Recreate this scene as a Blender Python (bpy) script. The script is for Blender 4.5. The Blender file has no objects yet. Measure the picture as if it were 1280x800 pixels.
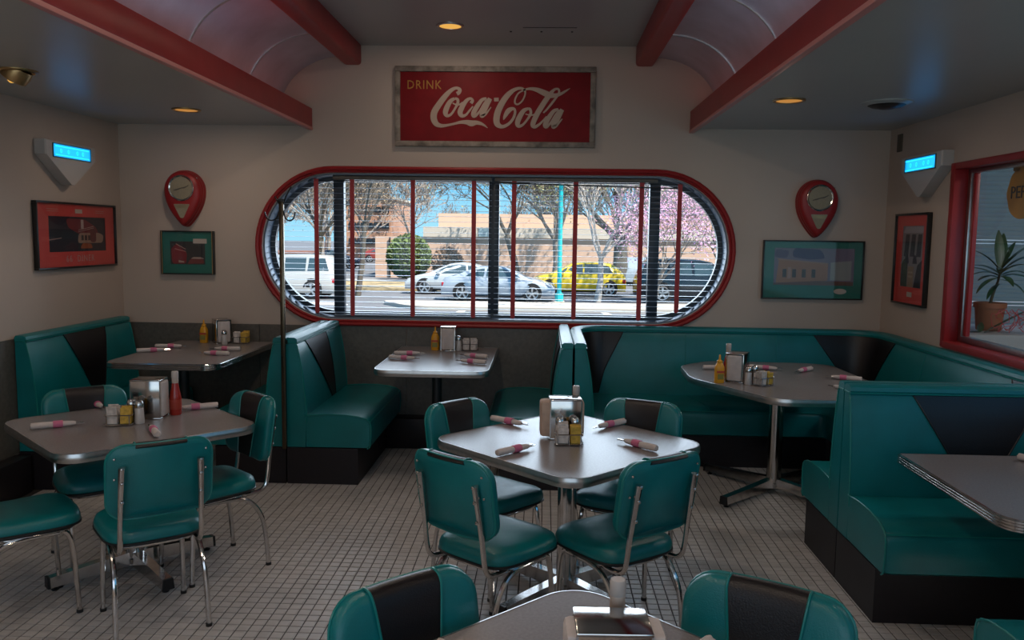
import bpy, bmesh, math, random
from math import sin, cos, pi, sqrt, radians, atan2
from mathutils import Vector, Matrix
random.seed(11)
SC = bpy.context.scene
COL = SC.collection
# ------------------------------------------------------------------ camera
H, YAW, PIT, ROL, FPX = 1.699, -0.0381, 0.1019, 0.0135, 1035.09
cam = bpy.data.objects.new('camera', bpy.data.cameras.new('camera'))
COL.objects.link(cam)
F = Vector((sin(YAW)*cos(PIT), cos(YAW)*cos(PIT), -sin(PIT)))
R0 = Vector((cos(YAW), -sin(YAW), 0)); U0 = R0.cross(F)
Rv = R0*cos(ROL) + U0*sin(ROL); Uv = U0*cos(ROL) - R0*sin(ROL)
M = Matrix((Rv, Uv, -F)).transposed().to_4x4(); M.translation = (0, 0, H)
cam.matrix_world = M
cam.data.sensor_width = 36; cam.data.lens = FPX/1280*36
cam.data.clip_start = .05; cam.data.clip_end = 2000
SC.camera = cam
# ------------------------------------------------------------------ world, sun, daylight, exposure
w = bpy.data.worlds.new('sky'); SC.world = w; w.use_nodes = True
nt = w.node_tree; bg = nt.nodes['Background']
tcw = nt.nodes.new('ShaderNodeTexCoord'); sep = nt.nodes.new('ShaderNodeSeparateXYZ'); nt.links.new(tcw.outputs['Generated'], sep.inputs[0])
rmp = nt.nodes.new('ShaderNodeValToRGB'); nt.links.new(sep.outputs['Z'], rmp.inputs['Fac'])
rmp.color_ramp.elements[0].position = 0; rmp.color_ramp.elements[0].color = (.30, .64, .84, 1)
rmp.color_ramp.elements[1].position = .7; rmp.color_ramp.elements[1].color = (.05, .24, .60, 1)
e_ = rmp.color_ramp.elements.new(.10); e_.color = (.11, .47, .80, 1)
nt.links.new(rmp.outputs[0], bg.inputs['Color']); bg.inputs['Strength'].default_value = 1.2
sun = bpy.data.objects.new('sun', bpy.data.lights.new('sun', 'SUN')); COL.objects.link(sun)
sun.data.energy = 8.6; sun.data.angle = radians(.6); sun.data.color = (1, .95, .86)
sd = Vector((-.42, .35, -.83))          # travels away from the building, down onto the car park
sun.rotation_euler = sd.to_track_quat('-Z', 'Y').to_euler()
def area(name, loc, direction, sx, sy, power, color):
    o = bpy.data.objects.new(name, bpy.data.lights.new(name, 'AREA')); COL.objects.link(o)
    o.data.shape = 'RECTANGLE'; o.data.size = sx; o.data.size_y = sy
    o.data.energy = power; o.data.color = color; o.location = loc
    o.rotation_euler = Vector(direction).to_track_quat('-Z', 'Z').to_euler(); return o
area('daylight_rear_windows', (-.4, -1.75, 1.7), (0, 1, -.10), 4.6, 1.4, 20, (1, .88, .78))
area('daylight_front_window', (-.4, 10.5, 3.0), (0, -1, -.36), 7, 3.5, 500, (.74, .87, 1))
SC.view_settings.view_transform = 'Standard'; SC.view_settings.look = 'None'
SC.view_settings.exposure = 0.08; SC.view_settings.gamma = 1; SC.view_settings.use_curve_mapping = False
SC.cycles.use_denoising = True
SC.cycles.max_bounces = 8; SC.cycles.diffuse_bounces = 4; SC.cycles.glossy_bounces = 4
SC.cycles.transparent_max_bounces = 12; SC.cycles.sample_clamp_indirect = 4
SC.cycles.caustics_reflective = False; SC.cycles.caustics_refractive = False

# ------------------------------------------------------------------ materials
MATS = {}
def mat(name, col, rough=.5, metal=0., var=.0, vscale=8., bump=0., bscale=60., emit=None, estr=0., spec=.5, coat=0., alpha=None, trans=0.):
    if name in MATS: return MATS[name]
    m = bpy.data.materials.new(name); m.use_nodes = True
    n = m.node_tree; b = n.nodes['Principled BSDF']
    b.inputs['Base Color'].default_value = (*col, 1)
    b.inputs['Roughness'].default_value = rough; b.inputs['Metallic'].default_value = metal
    b.inputs['Specular IOR Level'].default_value = spec
    b.inputs['Coat Weight'].default_value = coat
    b.inputs['Transmission Weight'].default_value = trans
    if emit: b.inputs['Emission Color'].default_value = (*emit, 1); b.inputs['Emission Strength'].default_value = estr
    tc = n.nodes.new('ShaderNodeTexCoord')
    if var > 0:
        t = n.nodes.new('ShaderNodeTexNoise'); t.inputs['Scale'].default_value = vscale; t.inputs['Detail'].default_value = 5
        n.links.new(tc.outputs['Object'], t.inputs['Vector'])
        r = n.nodes.new('ShaderNodeValToRGB')
        r.color_ramp.elements[0].position = .3; r.color_ramp.elements[1].position = .7
        r.color_ramp.elements[0].color = (*[c*(1-var) for c in col], 1)
        r.color_ramp.elements[1].color = (*[min(1, c*(1+var)) for c in col], 1)
        n.links.new(t.outputs['Fac'], r.inputs['Fac']); n.links.new(r.outputs['Color'], b.inputs['Base Color'])
    if bump > 0:
        t2 = n.nodes.new('ShaderNodeTexNoise'); t2.inputs['Scale'].default_value = bscale; t2.inputs['Detail'].default_value = 3
        n.links.new(tc.outputs['Object'], t2.inputs['Vector'])
        bp = n.nodes.new('ShaderNodeBump'); bp.inputs['Strength'].default_value = bump; bp.inputs['Distance'].default_value = .004
        n.links.new(t2.outputs['Fac'], bp.inputs['Height']); n.links.new(bp.outputs['Normal'], b.inputs['Normal'])
    MATS[name] = m; return m
def glassmat(name, tint=(1, 1, 1), refl=.08):
    m = bpy.data.materials.new(name); m.use_nodes = True; n = m.node_tree; n.nodes.clear()
    o = n.nodes.new('ShaderNodeOutputMaterial'); tr = n.nodes.new('ShaderNodeBsdfTransparent'); tr.inputs[0].default_value = (*tint, 1)
    g = n.nodes.new('ShaderNodeBsdfGlossy'); g.inputs['Roughness'].default_value = .02
    fr = n.nodes.new('ShaderNodeFresnel'); fr.inputs['IOR'].default_value = 1.45
    mx = n.nodes.new('ShaderNodeMixShader')
    ge = n.nodes.new('ShaderNodeNewGeometry'); mu = n.nodes.new('ShaderNodeMath'); mu.operation = 'SUBTRACT'; mu.use_clamp = True
    n.links.new(fr.outputs[0], mu.inputs[0]); n.links.new(ge.outputs['Backfacing'], mu.inputs[1])
    n.links.new(mu.outputs[0], mx.inputs[0]); n.links.new(tr.outputs[0], mx.inputs[1]); n.links.new(g.outputs[0], mx.inputs[2])
    n.links.new(mx.outputs[0], o.inputs[0]); return m
def tilemat():
    m = bpy.data.materials.new('floor_tile'); m.use_nodes = True; n = m.node_tree; b = n.nodes['Principled BSDF']
    g = n.nodes.new('ShaderNodeNewGeometry'); s = n.nodes.new('ShaderNodeVectorMath'); s.operation = 'SNAP'
    s.inputs[1].default_value = (TP, TP, 10); n.links.new(g.outputs['Position'], s.inputs[0])
    wn = n.nodes.new('ShaderNodeTexWhiteNoise'); n.links.new(s.outputs[0], wn.inputs['Vector'])
    r = n.nodes.new('ShaderNodeValToRGB'); r.color_ramp.elements[0].color = (.58, .555, .54, 1); r.color_ramp.elements[1].color = (.70, .675, .66, 1)
    n.links.new(wn.outputs['Value'], r.inputs['Fac'])
    no = n.nodes.new('ShaderNodeTexNoise'); no.inputs['Scale'].default_value = 1.6; n.links.new(g.outputs['Position'], no.inputs['Vector'])
    mx = n.nodes.new('ShaderNodeMixRGB'); mx.blend_type = 'MULTIPLY'; mx.inputs[0].default_value = .35
    n.links.new(r.outputs[0], mx.inputs[1]); n.links.new(no.outputs['Fac'], mx.inputs[2]); n.links.new(mx.outputs[0], b.inputs['Base Color'])
    b.inputs['Roughness'].default_value = .42; return m
TP = .0545
m_wall = mat('wall_paint', (.51, .415, .35), .6, var=.05, vscale=1.3, bump=.15, bscale=90)
m_ceil = mat('ceiling_paint', (.41, .42, .41), .33, var=.04, vscale=1, spec=.6)
m_wains = mat('wainscot_laminate', (.105, .095, .082), .42, var=.18, vscale=40)
m_blackbase = mat('black_plinth_laminate', (.009, .0065, .0095), .5, var=.2, vscale=30)
m_teal = mat('teal_vinyl', (.002, .172, .186), .33, var=.10, vscale=6, bump=.22, bscale=260)
m_teal2 = mat('teal_vinyl_piping', (.005, .20, .19), .3)
m_bvinyl = mat('black_vinyl', (.006, .0045, .0055), .36, var=.2, vscale=5, bump=.22, bscale=260)
m_chrome = mat('chrome', (.62, .60, .58), .14, 1., var=.10, vscale=20)
m_alu = mat('brushed_aluminium', (.55, .55, .54), .3, 1., var=.08, vscale=30)
m_lam = mat('grey_laminate', (.235, .215, .215), .27, var=.10, vscale=120, spec=.6)
m_red = mat('red_gloss_paint', (.31, .020, .022), .38, spec=.35, var=.08, vscale=6)
m_redlite = mat('red_trim_highlight', (.62, .24, .22), .4)  # paler red paints in the light caught along the fascia's bottom edge
m_dark = mat('dark_metal', (.02, .022, .024), .4, .3)
m_mull = mat('dark_blue_grey_mullion', (.03, .042, .055), .4)
m_slat = mat('blind_slat_enamel', (.17, .22, .28), .4)
m_tape = mat('red_ladder_tape', (.42, .05, .06), .7, var=.1, vscale=60)
m_grout = mat('dark_grout', (.035, .03, .028), .8, var=.2, vscale=30)
m_vault = mat('brushed_metal_vault', (.50, .54, .64), .36, .6, var=.16, vscale=3)
m_white = mat('white_plastic', (.66, .64, .60), .45, var=.03)
m_paper = mat('white_paper_napkin', (.62, .55, .52), .8, var=.06, vscale=40, bump=.3, bscale=120)
m_pink = mat('pink_paper_band', (.62, .16, .28), .7)
m_brown = mat('tan_paper_napkin', (.50, .36, .28), .85, var=.1, vscale=40)
m_yellow = mat('mustard_yellow_plastic', (.72, .33, .015), .35, var=.05)
m_ketch = mat('ketchup_red', (.36, .022, .012), .2, var=.1)
m_cap = mat('grey_white_cap', (.52, .47, .44), .45)
m_pktw = mat('white_sugar_packet', (.60, .54, .50), .7, var=.25, vscale=60)
m_pkty = mat('yellow_sweetener_packet', (.60, .38, .06), .7, var=.25, vscale=60)
m_salt = mat('salt_grains', (.62, .58, .54), .6)
m_pepper = mat('ground_pepper', (.10, .075, .05), .8, var=.3, vscale=200)
m_frame = mat('black_picture_frame', (.012, .011, .011), .3)
m_cream = mat('cream_cloth', (.30, .255, .175), .8, var=.06, vscale=60)
m_gold = mat('aged_brass', (.45, .30, .14), .35, .9)
m_glass = glassmat('clear_glass')
m_blueneon = mat('blue_lit_panel', (.01, .2, .4), .4, emit=(.008, .30, .68), estr=.8)
m_blueneon2 = mat('blue_lit_tube', (.01, .3, .5), .4, emit=(.02, .50, .85), estr=1.0)
m_amber = mat('amber_lamp_glow', (.5, .3, .1), .5, emit=(1, .52, .10), estr=.75)
m_amberdim = mat('dim_amber_lamp_glow', (.5, .3, .1), .5, emit=(1, .42, .08), estr=.42)
def flat(name, c, r=.6): return mat(name, c, r)
tile_m = tilemat()

# ------------------------------------------------------------------ mesh helpers
class MB:
    def __init__(s): s.v = []; s.f = []
    def add(s, vs, fs):
        b = len(s.v); s.v += [tuple(p) for p in vs]; s.f += [tuple(i+b for i in q) for q in fs]; return s
    def box(s, x0, x1, y0, y1, z0, z1, bev=0., seg=2):
        if bev <= 0:
            return s.add([(x0,y0,z0),(x1,y0,z0),(x1,y1,z0),(x0,y1,z0),(x0,y0,z1),(x1,y0,z1),(x1,y1,z1),(x0,y1,z1)],
                         [(0,3,2,1),(4,5,6,7),(0,1,5,4),(1,2,6,5),(2,3,7,6),(3,0,4,7)])
        bm = bmesh.new(); bmesh.ops.create_cube(bm, size=1)
        for v in bm.verts: v.co = Vector(((x0+x1)/2+v.co.x*(x1-x0), (y0+y1)/2+v.co.y*(y1-y0), (z0+z1)/2+v.co.z*(z1-z0)))
        bmesh.ops.bevel(bm, geom=bm.edges[:], offset=bev, segments=seg, affect='EDGES', profile=.5)
        bm.verts.index_update(); s.add([v.co for v in bm.verts], [[v.index for v in f.verts] for f in bm.faces]); bm.free(); return s
    def ring(s, rings, cap0=True, cap1=True, closed=True):
        n = len(rings[0]); vs = [p for r in rings for p in r]; fs = []
        for i in range(len(rings)-1):
            for j in range(n if closed else n-1):
                k = (j+1) % n; fs.append((i*n+j, i*n+k, (i+1)*n+k, (i+1)*n+j))
        if cap0: fs.append(tuple(range(n-1, -1, -1)))
        if cap1: fs.append(tuple((len(rings)-1)*n+j for j in range(n)))
        return s.add(vs, fs)
    def tube(s, pts, r, n=8, cap=True, closed=False):
        pts = [Vector(p) for p in pts]; rr = r if isinstance(r, (list, tuple)) else [r]*len(pts)
        rings = []; up = None; N = len(pts)
        for i, p in enumerate(pts):
            a = pts[(i-1) % N] if (closed or i > 0) else p; b = pts[(i+1) % N] if (closed or i < N-1) else p
            t = (b-a).normalized()
            if up is None:
                up = Vector((0,0,1)) if abs(t.z) < .9 else Vector((1,0,0))
            up = (up - t*up.dot(t)).normalized(); q = t.cross(up)
            rings.append([p+(up*cos(2*pi*j/n)+q*sin(2*pi*j/n))*rr[i] for j in range(n)])
        if closed: rings.append(rings[0]); cap = False
        return s.ring(rings, cap, cap)
    def lathe(s, prof, n=16, c=(0,0,0), axis='z'):
        rings = []
        for r, z in prof:
            ring = []
            for j in range(n):
                a = 2*pi*j/n; x, y = r*cos(a), r*sin(a)
                ring.append({'z': (c[0]+x, c[1]+y, c[2]+z), 'x': (c[0]+z, c[1]+x, c[2]+y), 'y': (c[0]+y, c[1]+z, c[2]+x)}[axis])
            rings.append(ring)
        return s.ring(rings)
    def prism(s, poly, z0, z1, fn=None):
        fn = fn or (lambda x, y, z: (x, y, z))
        return s.ring([[fn(x, y, z0) for x, y in poly], [fn(x, y, z1) for x, y in poly]])
    def ball(s, c, r, n=8, m=6, sq=(1,1,1)):
        rings = [[(c[0]+sq[0]*r*sin(pi*i/m)*cos(2*pi*j/n), c[1]+sq[1]*r*sin(pi*i/m)*sin(2*pi*j/n), c[2]-sq[2]*r*cos(pi*i/m)) for j in range(n)] for i in range(1, m)]
        return s.ring(rings)
    def xf(s, fn): s.v = [tuple(fn(*p)) for p in s.v]; return s
    def build(s, name, m, parent=None, smooth=35, off=None, fix=True):
        me = bpy.data.meshes.new(name)
        if off is None and parent is not None:
            r = parent
            while r.parent: r = r.parent
            off = BASE.get(r.name)
        vs = s.v if off is None else [(x-off[0], y-off[1], z-off[2]) for x, y, z in s.v]
        me.from_pydata(vs, [], s.f); me.materials.append(m)
        if fix:
            bm = bmesh.new(); bm.from_mesh(me); bmesh.ops.recalc_face_normals(bm, faces=bm.faces); bm.to_mesh(me); bm.free()
        if smooth:
            me.shade_smooth(); me.set_sharp_from_angle(angle=radians(smooth))
        me.update()
        o = bpy.data.objects.new(name, me); COL.objects.link(o); o.parent = parent; return o
BASE = {}
def tag(o, label, cat, group=None):
    o['label'] = label; o['category'] = cat
    if group: o['group'] = group
    return o
def thing(name, label, cat, loc=(0,0,0), rz=0, group=None, world=True):
    o = bpy.data.objects.new(name, None); COL.objects.link(o); o.location = loc; o.rotation_euler = (0,0,rz); o.empty_display_size = .1
    if world: BASE[o.name] = loc
    return tag(o, label, cat, group)
def structroot(name, loc=(0,0,0)):
    o = bpy.data.objects.new(name, None); COL.objects.link(o); o.location = loc; o['kind'] = 'structure'; BASE[o.name] = loc; return o
def struct(o): o['kind'] = 'structure'; return o
def stuff(o): o['kind'] = 'stuff'; return o
def dup(root, loc, rz, label=None, group=None):
    r = root.copy(); COL.objects.link(r); r.location = loc; r.rotation_euler = (0,0,rz)
    if label: r['label'] = label
    if group: r['group'] = group
    for ch in root.children:
        c = ch.copy(); COL.objects.link(c); c.parent = r
        for g in ch.children:
            d = g.copy(); COL.objects.link(d); d.parent = c
    return r
def rrect(w, h, r, n=5, cx=0, cy=0):
    out = []
    for sx, sy, a0 in ((1,1,0),(-1,1,90),(-1,-1,180),(1,-1,270)):
        for i in range(n+1):
            a = radians(a0+90*i/n); out.append((cx+sx*(w/2-r)+r*cos(a), cy+sy*(h/2-r)+r*sin(a)))
    return out
def spline(pts, n=6):
    """Catmull-Rom through points of any dimension"""
    P = [pts[0]]+list(pts)+[pts[-1]]; out = []
    for i in range(1, len(P)-2):
        for k in range(n):
            t = k/n; out.append(tuple(.5*(2*b+(c-a)*t+(2*a-5*b+4*c-d)*t*t+(3*b-a-3*c+d)*t**3) for a, b, c, d in zip(P[i-1], P[i], P[i+1], P[i+2])))
    out.append(tuple(pts[-1])); return out
def roundpoly(poly, r, n=4):
    out = []; N = len(poly)
    rs = r if isinstance(r, (list, tuple)) else [r]*N
    for i in range(N):
        p = Vector(poly[i]); a = Vector(poly[i-1])-p; b = Vector(poly[(i+1) % N])-p
        d = min(rs[i], a.length*.45, b.length*.45); p0 = p+a.normalized()*d; p1 = p+b.normalized()*d
        for k in range(n+1):
            t = k/n; q = p0*(1-t)**2+p*2*t*(1-t)+p1*t*t; out.append((q.x, q.y))
    return out
def text_mb(body, size, depth=.002, spacing=1.0):
    c = bpy.data.curves.new('t', 'FONT'); c.body = body; c.size = size; c.extrude = depth/2; c.space_character = spacing; c.resolution_u = 2
    c.align_x = 'CENTER'; c.align_y = 'CENTER'
    o = bpy.data.objects.new('t', c); COL.objects.link(o); dg = bpy.context.evaluated_depsgraph_get(); dg.update()
    me = o.evaluated_get(dg).to_mesh(); mb = MB()
    mb.add([v.co[:] for v in me.vertices], [tuple(p.vertices) for p in me.polygons])
    o.evaluated_get(dg).to_mesh_clear(); bpy.data.objects.remove(o); bpy.data.curves.remove(c); return mb
def stroke_mb(pts, sc=1., y0=0., y1=-.002, n=7):
    """variable width pen stroke drawn on the XZ plane: pts (x, z, width)"""
    P = spline(pts, n); L = []; Rr = []
    for i, (x, z, wd) in enumerate(P):
        a = P[max(0, i-1)]; b = P[min(len(P)-1, i+1)]; t = Vector((b[0]-a[0], b[1]-a[1])); t = t.normalized() if t.length > 1e-9 else Vector((1,0))
        nx, nz = -t.y*wd/2, t.x*wd/2; L.append((x+nx, z+nz)); Rr.append((x-nx, z-nz))
    mb = MB(); vs = []; fs = []; N = len(P)
    for q in (y1, y0):
        vs += [(x, q, z) for x, z in L]+[(x, q, z) for x, z in Rr]
    for i in range(N-1):
        fs += [(i, i+1, N+i+1, N+i), (2*N+i, 3*N+i, 3*N+i+1, 2*N+i+1), (i, 2*N+i, 2*N+i+1, i+1), (N+i, N+i+1, 3*N+i+1, 3*N+i)]
    mb.add(vs, fs)
    for (x, z, wd) in (P[0], P[-1]):
        if wd > .004: mb.prism([(x+wd/2*cos(2*pi*k/10), z+wd/2*sin(2*pi*k/10)) for k in range(10)], y0, y1*1.02, lambda a, b, c: (a, c, b))
    return mb
def plate_with_hole(outer, hole, y0, y1):
    """wall plate in XZ with a hole, between depths y0 and y1"""
    bm = bmesh.new(); rings = []
    for pl in (outer, hole):
        vs = [bm.verts.new((x, y0, z)) for x, z in pl]; rings.append(vs)
        for i in range(len(vs)): bm.edges.new((vs[i], vs[(i+1) % len(vs)]))
    bmesh.ops.triangle_fill(bm, use_beauty=True, edges=bm.edges[:])
    bm.verts.index_update(); vs = [v.co[:] for v in bm.verts]; fs = [tuple(v.index for v in f.verts) for f in bm.faces]; bm.free()
    N = len(vs); mb = MB(); mb.add(vs+[(x, y1, z) for x, y, z in vs], fs+[tuple(N+i for i in reversed(f)) for f in fs])
    no = len(outer); nh = len(hole)
    mb.f += [(i, (i+1) % no, N+(i+1) % no, N+i) for i in range(no)]
    mb.f += [(no+i, no+(i+1) % nh, N+no+(i+1) % nh, N+no+i) for i in range(nh)]
    return mb

# ------------------------------------------------------------------ room shell
XL, XR, D, YB = -3.42, 2.65, 6.6, -1.6
ZS, ZC = 2.54, 3.16
WCX, WCZ, WHL = -.41, 1.59, 1.275          # stadium window: centre, half straight length
def stadium(r, n=24, hl=WHL):
    return [(WCX+hl+r*cos(a), WCZ+r*sin(a)) for a in [(-pi/2+pi*i/n) for i in range(n+1)]] + \
           [(WCX-hl+r*cos(a), WCZ+r*sin(a)) for a in [(pi/2+pi*i/n) for i in range(n+1)]]
floor = struct(MB().box(XL-.1, XR+.1, YB, D+.1, -.12, -.0035).build('floor', m_grout))
struct(plate_with_hole([(XL-.2, 0), (XR, 0), (XR, 3.4), (XL-.2, 3.4)], stadium(.582), D, D+.24).build('wall_back', m_wall, smooth=0))
struct(MB().box(XL-.15, XL, YB, D, 0, 3.4).build('wall_left', m_wall, smooth=0))
wr = MB(); WY0, WY1, WZ0, WZ1 = 1.2, 5.56, 1.035, 2.19
wr.box(XR, XR+.12, YB, D, 0, WZ0); wr.box(XR, XR+.12, YB, D, WZ1, 3.4); wr.box(XR, XR+.12, WY1, D, WZ0, WZ1); wr.box(XR, XR+.12, YB, WY0, WZ0, WZ1)
struct(wr.build('wall_right', m_wall, smooth=0))
wf = MB(); wf.box(XL, XR, YB-.12, YB, 0, .9); wf.box(XL, XR, YB-.12, YB, 2.45, 3.4); wf.box(XL, -2.8, YB-.12, YB, .9, 2.45); wf.box(2.0, XR, YB-.12, YB, .9, 2.45)
struct(wf.build('wall_front', m_wall, smooth=0))
# ceilings
CXM = -.39
ceil = structroot('ceiling')
MB().box(-1.5, .72, YB, D, ZC, ZC+.1).build('centre_panel', m_ceil, ceil)
MB().box(XL, -1.88, YB, D, ZS, ZS+.05).build('soffit_panel', m_ceil, ceil)
MB().box(1.14, XR, YB, D, ZS, ZS+.05).build('soffit_panel', m_ceil, ceil)
for xh in (-.27, -.05, .17):
    MB().lathe([(.008, 0), (.008, -.004), (.003, -.006)], 8, (xh, 6.14, ZC)).build('anchor_plug', m_dark, ceil)
MB().box(-.18, .20, 6.02, 6.026, ZC-.003, ZC+.002).build('panel_seam', m_dark, ceil)
for sgn, xf_, xb0, xb1, cx in ((-1, -1.88, -1.60, -1.46, -1.60), (1, 1.14, .68, .82, .82)):
    va = structroot('trim_1' if sgn < 0 else 'trim_3')
    arc = [(cx+sgn*.50*cos(a), 2.655+.42*sin(a)) for a in [pi/2*i/16 for i in range(17)]]
    out = [(x+sgn*.03*cos(pi/2*i/16), z+.03) for i, (x, z) in enumerate(arc)]
    ys = [YB, .6, 1.9, 3.4, 4.85, 5.85, D]
    for y0, y1 in zip(ys[:-1], ys[1:]):
        MB().ring([[(x, yy, z) for x, z in arc+out[::-1]] for yy in (y0+.002, y1-.002)]).build('vault_sheet', m_vault, va, smooth=50)
    for y in ys[1:-1]:
        MB().tube([(x-sgn*.002, y, z-.002) for x, z in arc], .006, 6).build('vault_seam', m_alu, va)
    MB().box(min(xf_+sgn*.0, xf_+sgn*.26), max(xf_, xf_+sgn*.26), YB, D, ZS+.05, ZS+.115).build('vault_ledge', m_wall, va)
    be = structroot('trim_2' if sgn < 0 else 'trim_4')
    pf = roundpoly([(xb0, ZC+.02), (xb1, ZC+.02), (xb1, ZC-.15), (xb0, ZC-.15)], [.0001, .0001, .03, .03])
    MB().ring([[(x, yy, z) for x, z in pf] for yy in (YB, D)]).build('ceiling_beam', m_red, be)
    MB().box(min(xf_, xf_-sgn*.03), max(xf_, xf_-sgn*.03), YB, D, ZS-.012, ZS+.135, .006).build('fascia_board', m_red, be)
    MB().box(min(xf_+sgn*.004, xf_-sgn*.034), max(xf_+sgn*.004, xf_-sgn*.034), YB, D, ZS-.034, ZS-.012, .004).build('fascia_edge', m_redlite, be)
    la = area('cove_light', (xf_+sgn*.09, 3.6, ZS+.16), (-sgn*.15, 0, 1), .05, 5.8, 1.2, (1, .12, .10))
# wainscot
t5 = structroot('trim_5')
for x0, x1 in ((XL+.01, -2.3), (-2.3, -1.1), (-1.1, .14)):
    MB().box(x0+.002, x1-.002, D-.014, D-.001, .24, .955).build('panel', m_wains, t5)
t6 = structroot('trim_6')
for y0, y1 in ((YB+.02, .9), (.9, 2.1), (2.1, 3.3), (3.3, 4.5), (4.5, 5.7), (5.7, D-.02)):
    MB().box(XL+.001, XL+.013, y0+.002, y1-.002, .24, .99).build('panel', m_wains, t6)
struct(MB().box(XL+.014, XL+.12, YB+.01, 5.12, 0, .24, .004).build('baseboard_left', m_blackbase))
struct(MB().box(-1.235, -.35, D-.19, D-.016, 0, .24, .004).build('baseboard_back', m_blackbase))
# floor tiles
def proj(x, y, z):
    d = Vector((x, y, z-H)); zz = d.dot(F)
    return (640+FPX*d.dot(Rv)/zz, 400-FPX*d.dot(Uv)/zz) if zz > .1 else (-1e4, -1e4)
tiles = []
nx0, nx1 = int((XL+.12)/TP), int(XR/TP)
for j in range(int(YB/TP)+1, int((D-.02)/TP)):
    for i in range(nx0, nx1):
        tiles.append(((i+.5)*TP+.011, (j+.5)*TP+.02))
def seen(x, y):
    u, v = proj(x, y, 0)
    if not (2 < u < 1278 and 2 < v < 798): return False
    if 400 < u < 1060 and v > 700: return False
    if x > 1.5 and y < 5: return False
    return True
near = sorted([t for t in tiles if seen(*t)], key=lambda t: t[0]**2+t[1]**2)[:300]
ns = set(near); g = .0026; a = TP/2-g; b_ = a-.003
tb = lambda x, y: ([(x-a,y-a,-.004),(x+a,y-a,-.004),(x+a,y+a,-.004),(x-a,y+a,-.004),(x-a,y-a,-.0012),(x+a,y-a,-.0012),(x+a,y+a,-.0012),(x-a,y+a,-.0012),(x-b_,y-b_,0),(x+b_,y-b_,0),(x+b_,y+b_,0),(x-b_,y+b_,0)],
    [(0,1,5,4),(1,2,6,5),(2,3,7,6),(3,0,4,7),(4,5,9,8),(5,6,10,9),(6,7,11,10),(7,4,8,11),(8,9,10,11)])
rest = MB()
for t in tiles:
    if t not in ns: rest.add(*tb(*t))
ro = stuff(rest.build('floor_tiling', tile_m, floor, smooth=0, fix=False))
t0 = MB().add(*tb(0, 0)).build('tile', tile_m, floor, smooth=0, fix=False)
for k, t in enumerate(near):
    o = t0 if k == 0 else t0.copy()
    if k: COL.objects.link(o)
    o.location = (t[0], t[1], random.uniform(-.0004, .0002))

# ------------------------------------------------------------------ the big stadium window with its blinds
win = structroot('window_1', (WCX, D, WCZ))
def stad_sweep(prof, name, m, parent):
    """prof: (radius, y) polygon swept round the stadium"""
    rings = [stadium(r, 28) for r, y in prof]; n = len(rings[0]); k = len(prof)
    mb = MB(); vs = [(x, prof[q][1], z) for q in range(k) for x, z in rings[q]]; fs = []
    for q in range(k):
        q2 = (q+1) % k
        for i in range(n):
            i2 = (i+1) % n; fs.append((q*n+i, q*n+i2, q2*n+i2, q2*n+i))
    mb.add(vs, fs); return mb.build(name, m, parent)
stad_sweep([(.585, D+.02), (.585, D-.012), (.594, D-.022), (.602, D-.018), (.606, D-.030), (.62, D-.036), (.632, D-.028), (.638, D-.006), (.638, D)], 'outer_ring', m_red, win)
stad_sweep([(.565, D+.15), (.565, D+.05), (.570, D+.02), (.5845, D+.02), (.5845, D+.15)], 'inner_ring', mat('blue_grey_reveal', (.16, .20, .26), .4, .2), win)
stad_sweep([(.53, D+.21), (.53, D+.16), (.5845, D+.155), (.5845, D+.21)], 'glazing_ring', m_mull, win)
for x in (-1.685, -.415, .88):
    hh = .53 if abs(x-WCX) < WHL else sqrt(max(.01, .53**2-(abs(x-WCX)-WHL)**2))
    MB().box(x-.043, x+.043, D+.15, D+.215, WCZ-hh, WCZ+hh, .006).build('mullion', m_mull, win)
gp = stadium(.535, 20)
MB().prism(gp, D+.18, D+.186, lambda x, z, y: (x, y, z)).build('glass_pane', m_glass, win, smooth=0)
def halfw(z, r=.562):
    dz = abs(z-WCZ); return None if dz >= r else WHL+sqrt(r*r-dz*dz)
def make_blind(x0, x1, tapes, label, rail_to):
    t = thing('venetian_blind', label, 'blind', ((x0+x1)/2, D+.08, 1.05), group=None)
    z = 1.055; k = 0
    while z < 2.135:
        hw = halfw(z); a = max(x0, WCX-hw); b = min(x1, WCX+hw)
        s = MB(); s.ring([[(a, D+.055+.05*q, z+.0015*sin(pi*q)+.0008*o) for q, o in ((0,1),(.33,1),(.67,1),(1,1),(1,-1),(.67,-1),(.33,-1),(0,-1))],
                          [(b, D+.055+.05*q, z+.0015*sin(pi*q)+.0008*o) for q, o in ((0,1),(.33,1),(.67,1),(1,1),(1,-1),(.67,-1),(.33,-1),(0,-1))]])
        s.build('slat', m_slat, t, smooth=0); z += .0437; k += 1
    a = max(x0, WCX-WHL-.02); b = min(x1, WCX+WHL+.02)
    MB().box(a, b, D+.045, D+.11, 2.125, 2.155, .003).build('head_rail', m_wains, t)
    for x in tapes:
        dx = abs(x-WCX); hh = .566 if dx < WHL else sqrt(.566**2-(dx-WHL)**2)
        zb = WCZ-hh+.005; zt = WCZ+hh-.005
        if x > 1.0: zb += .035
        pl = roundpoly([(x-.018, zt), (x+.018, zt), (x+.018, zb), (x-.018, zb)], [.001, .001, .016, .016])
        MB().prism(pl, D+.047, D+.051, lambda p, q, y: (p, y, q)).build('ladder_tape', m_tape, t)
    if rail_to:
        MB().tube([(x0+.02, D+.035, 2.112), (rail_to, D+.035, 2.082)], .005, 6).build('tilt_rod', m_dark, t)
    else:
        MB().box(a, b, D+.052, D+.108, 1.028, 1.04, .003).build('bottom_rail', m_slat, t)
make_blind(-2.4, -.43, (-1.84, -1.55, -1.06, -.57), 'left horizontal window blind with red ladder tapes, behind the coat rack', None)
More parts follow.
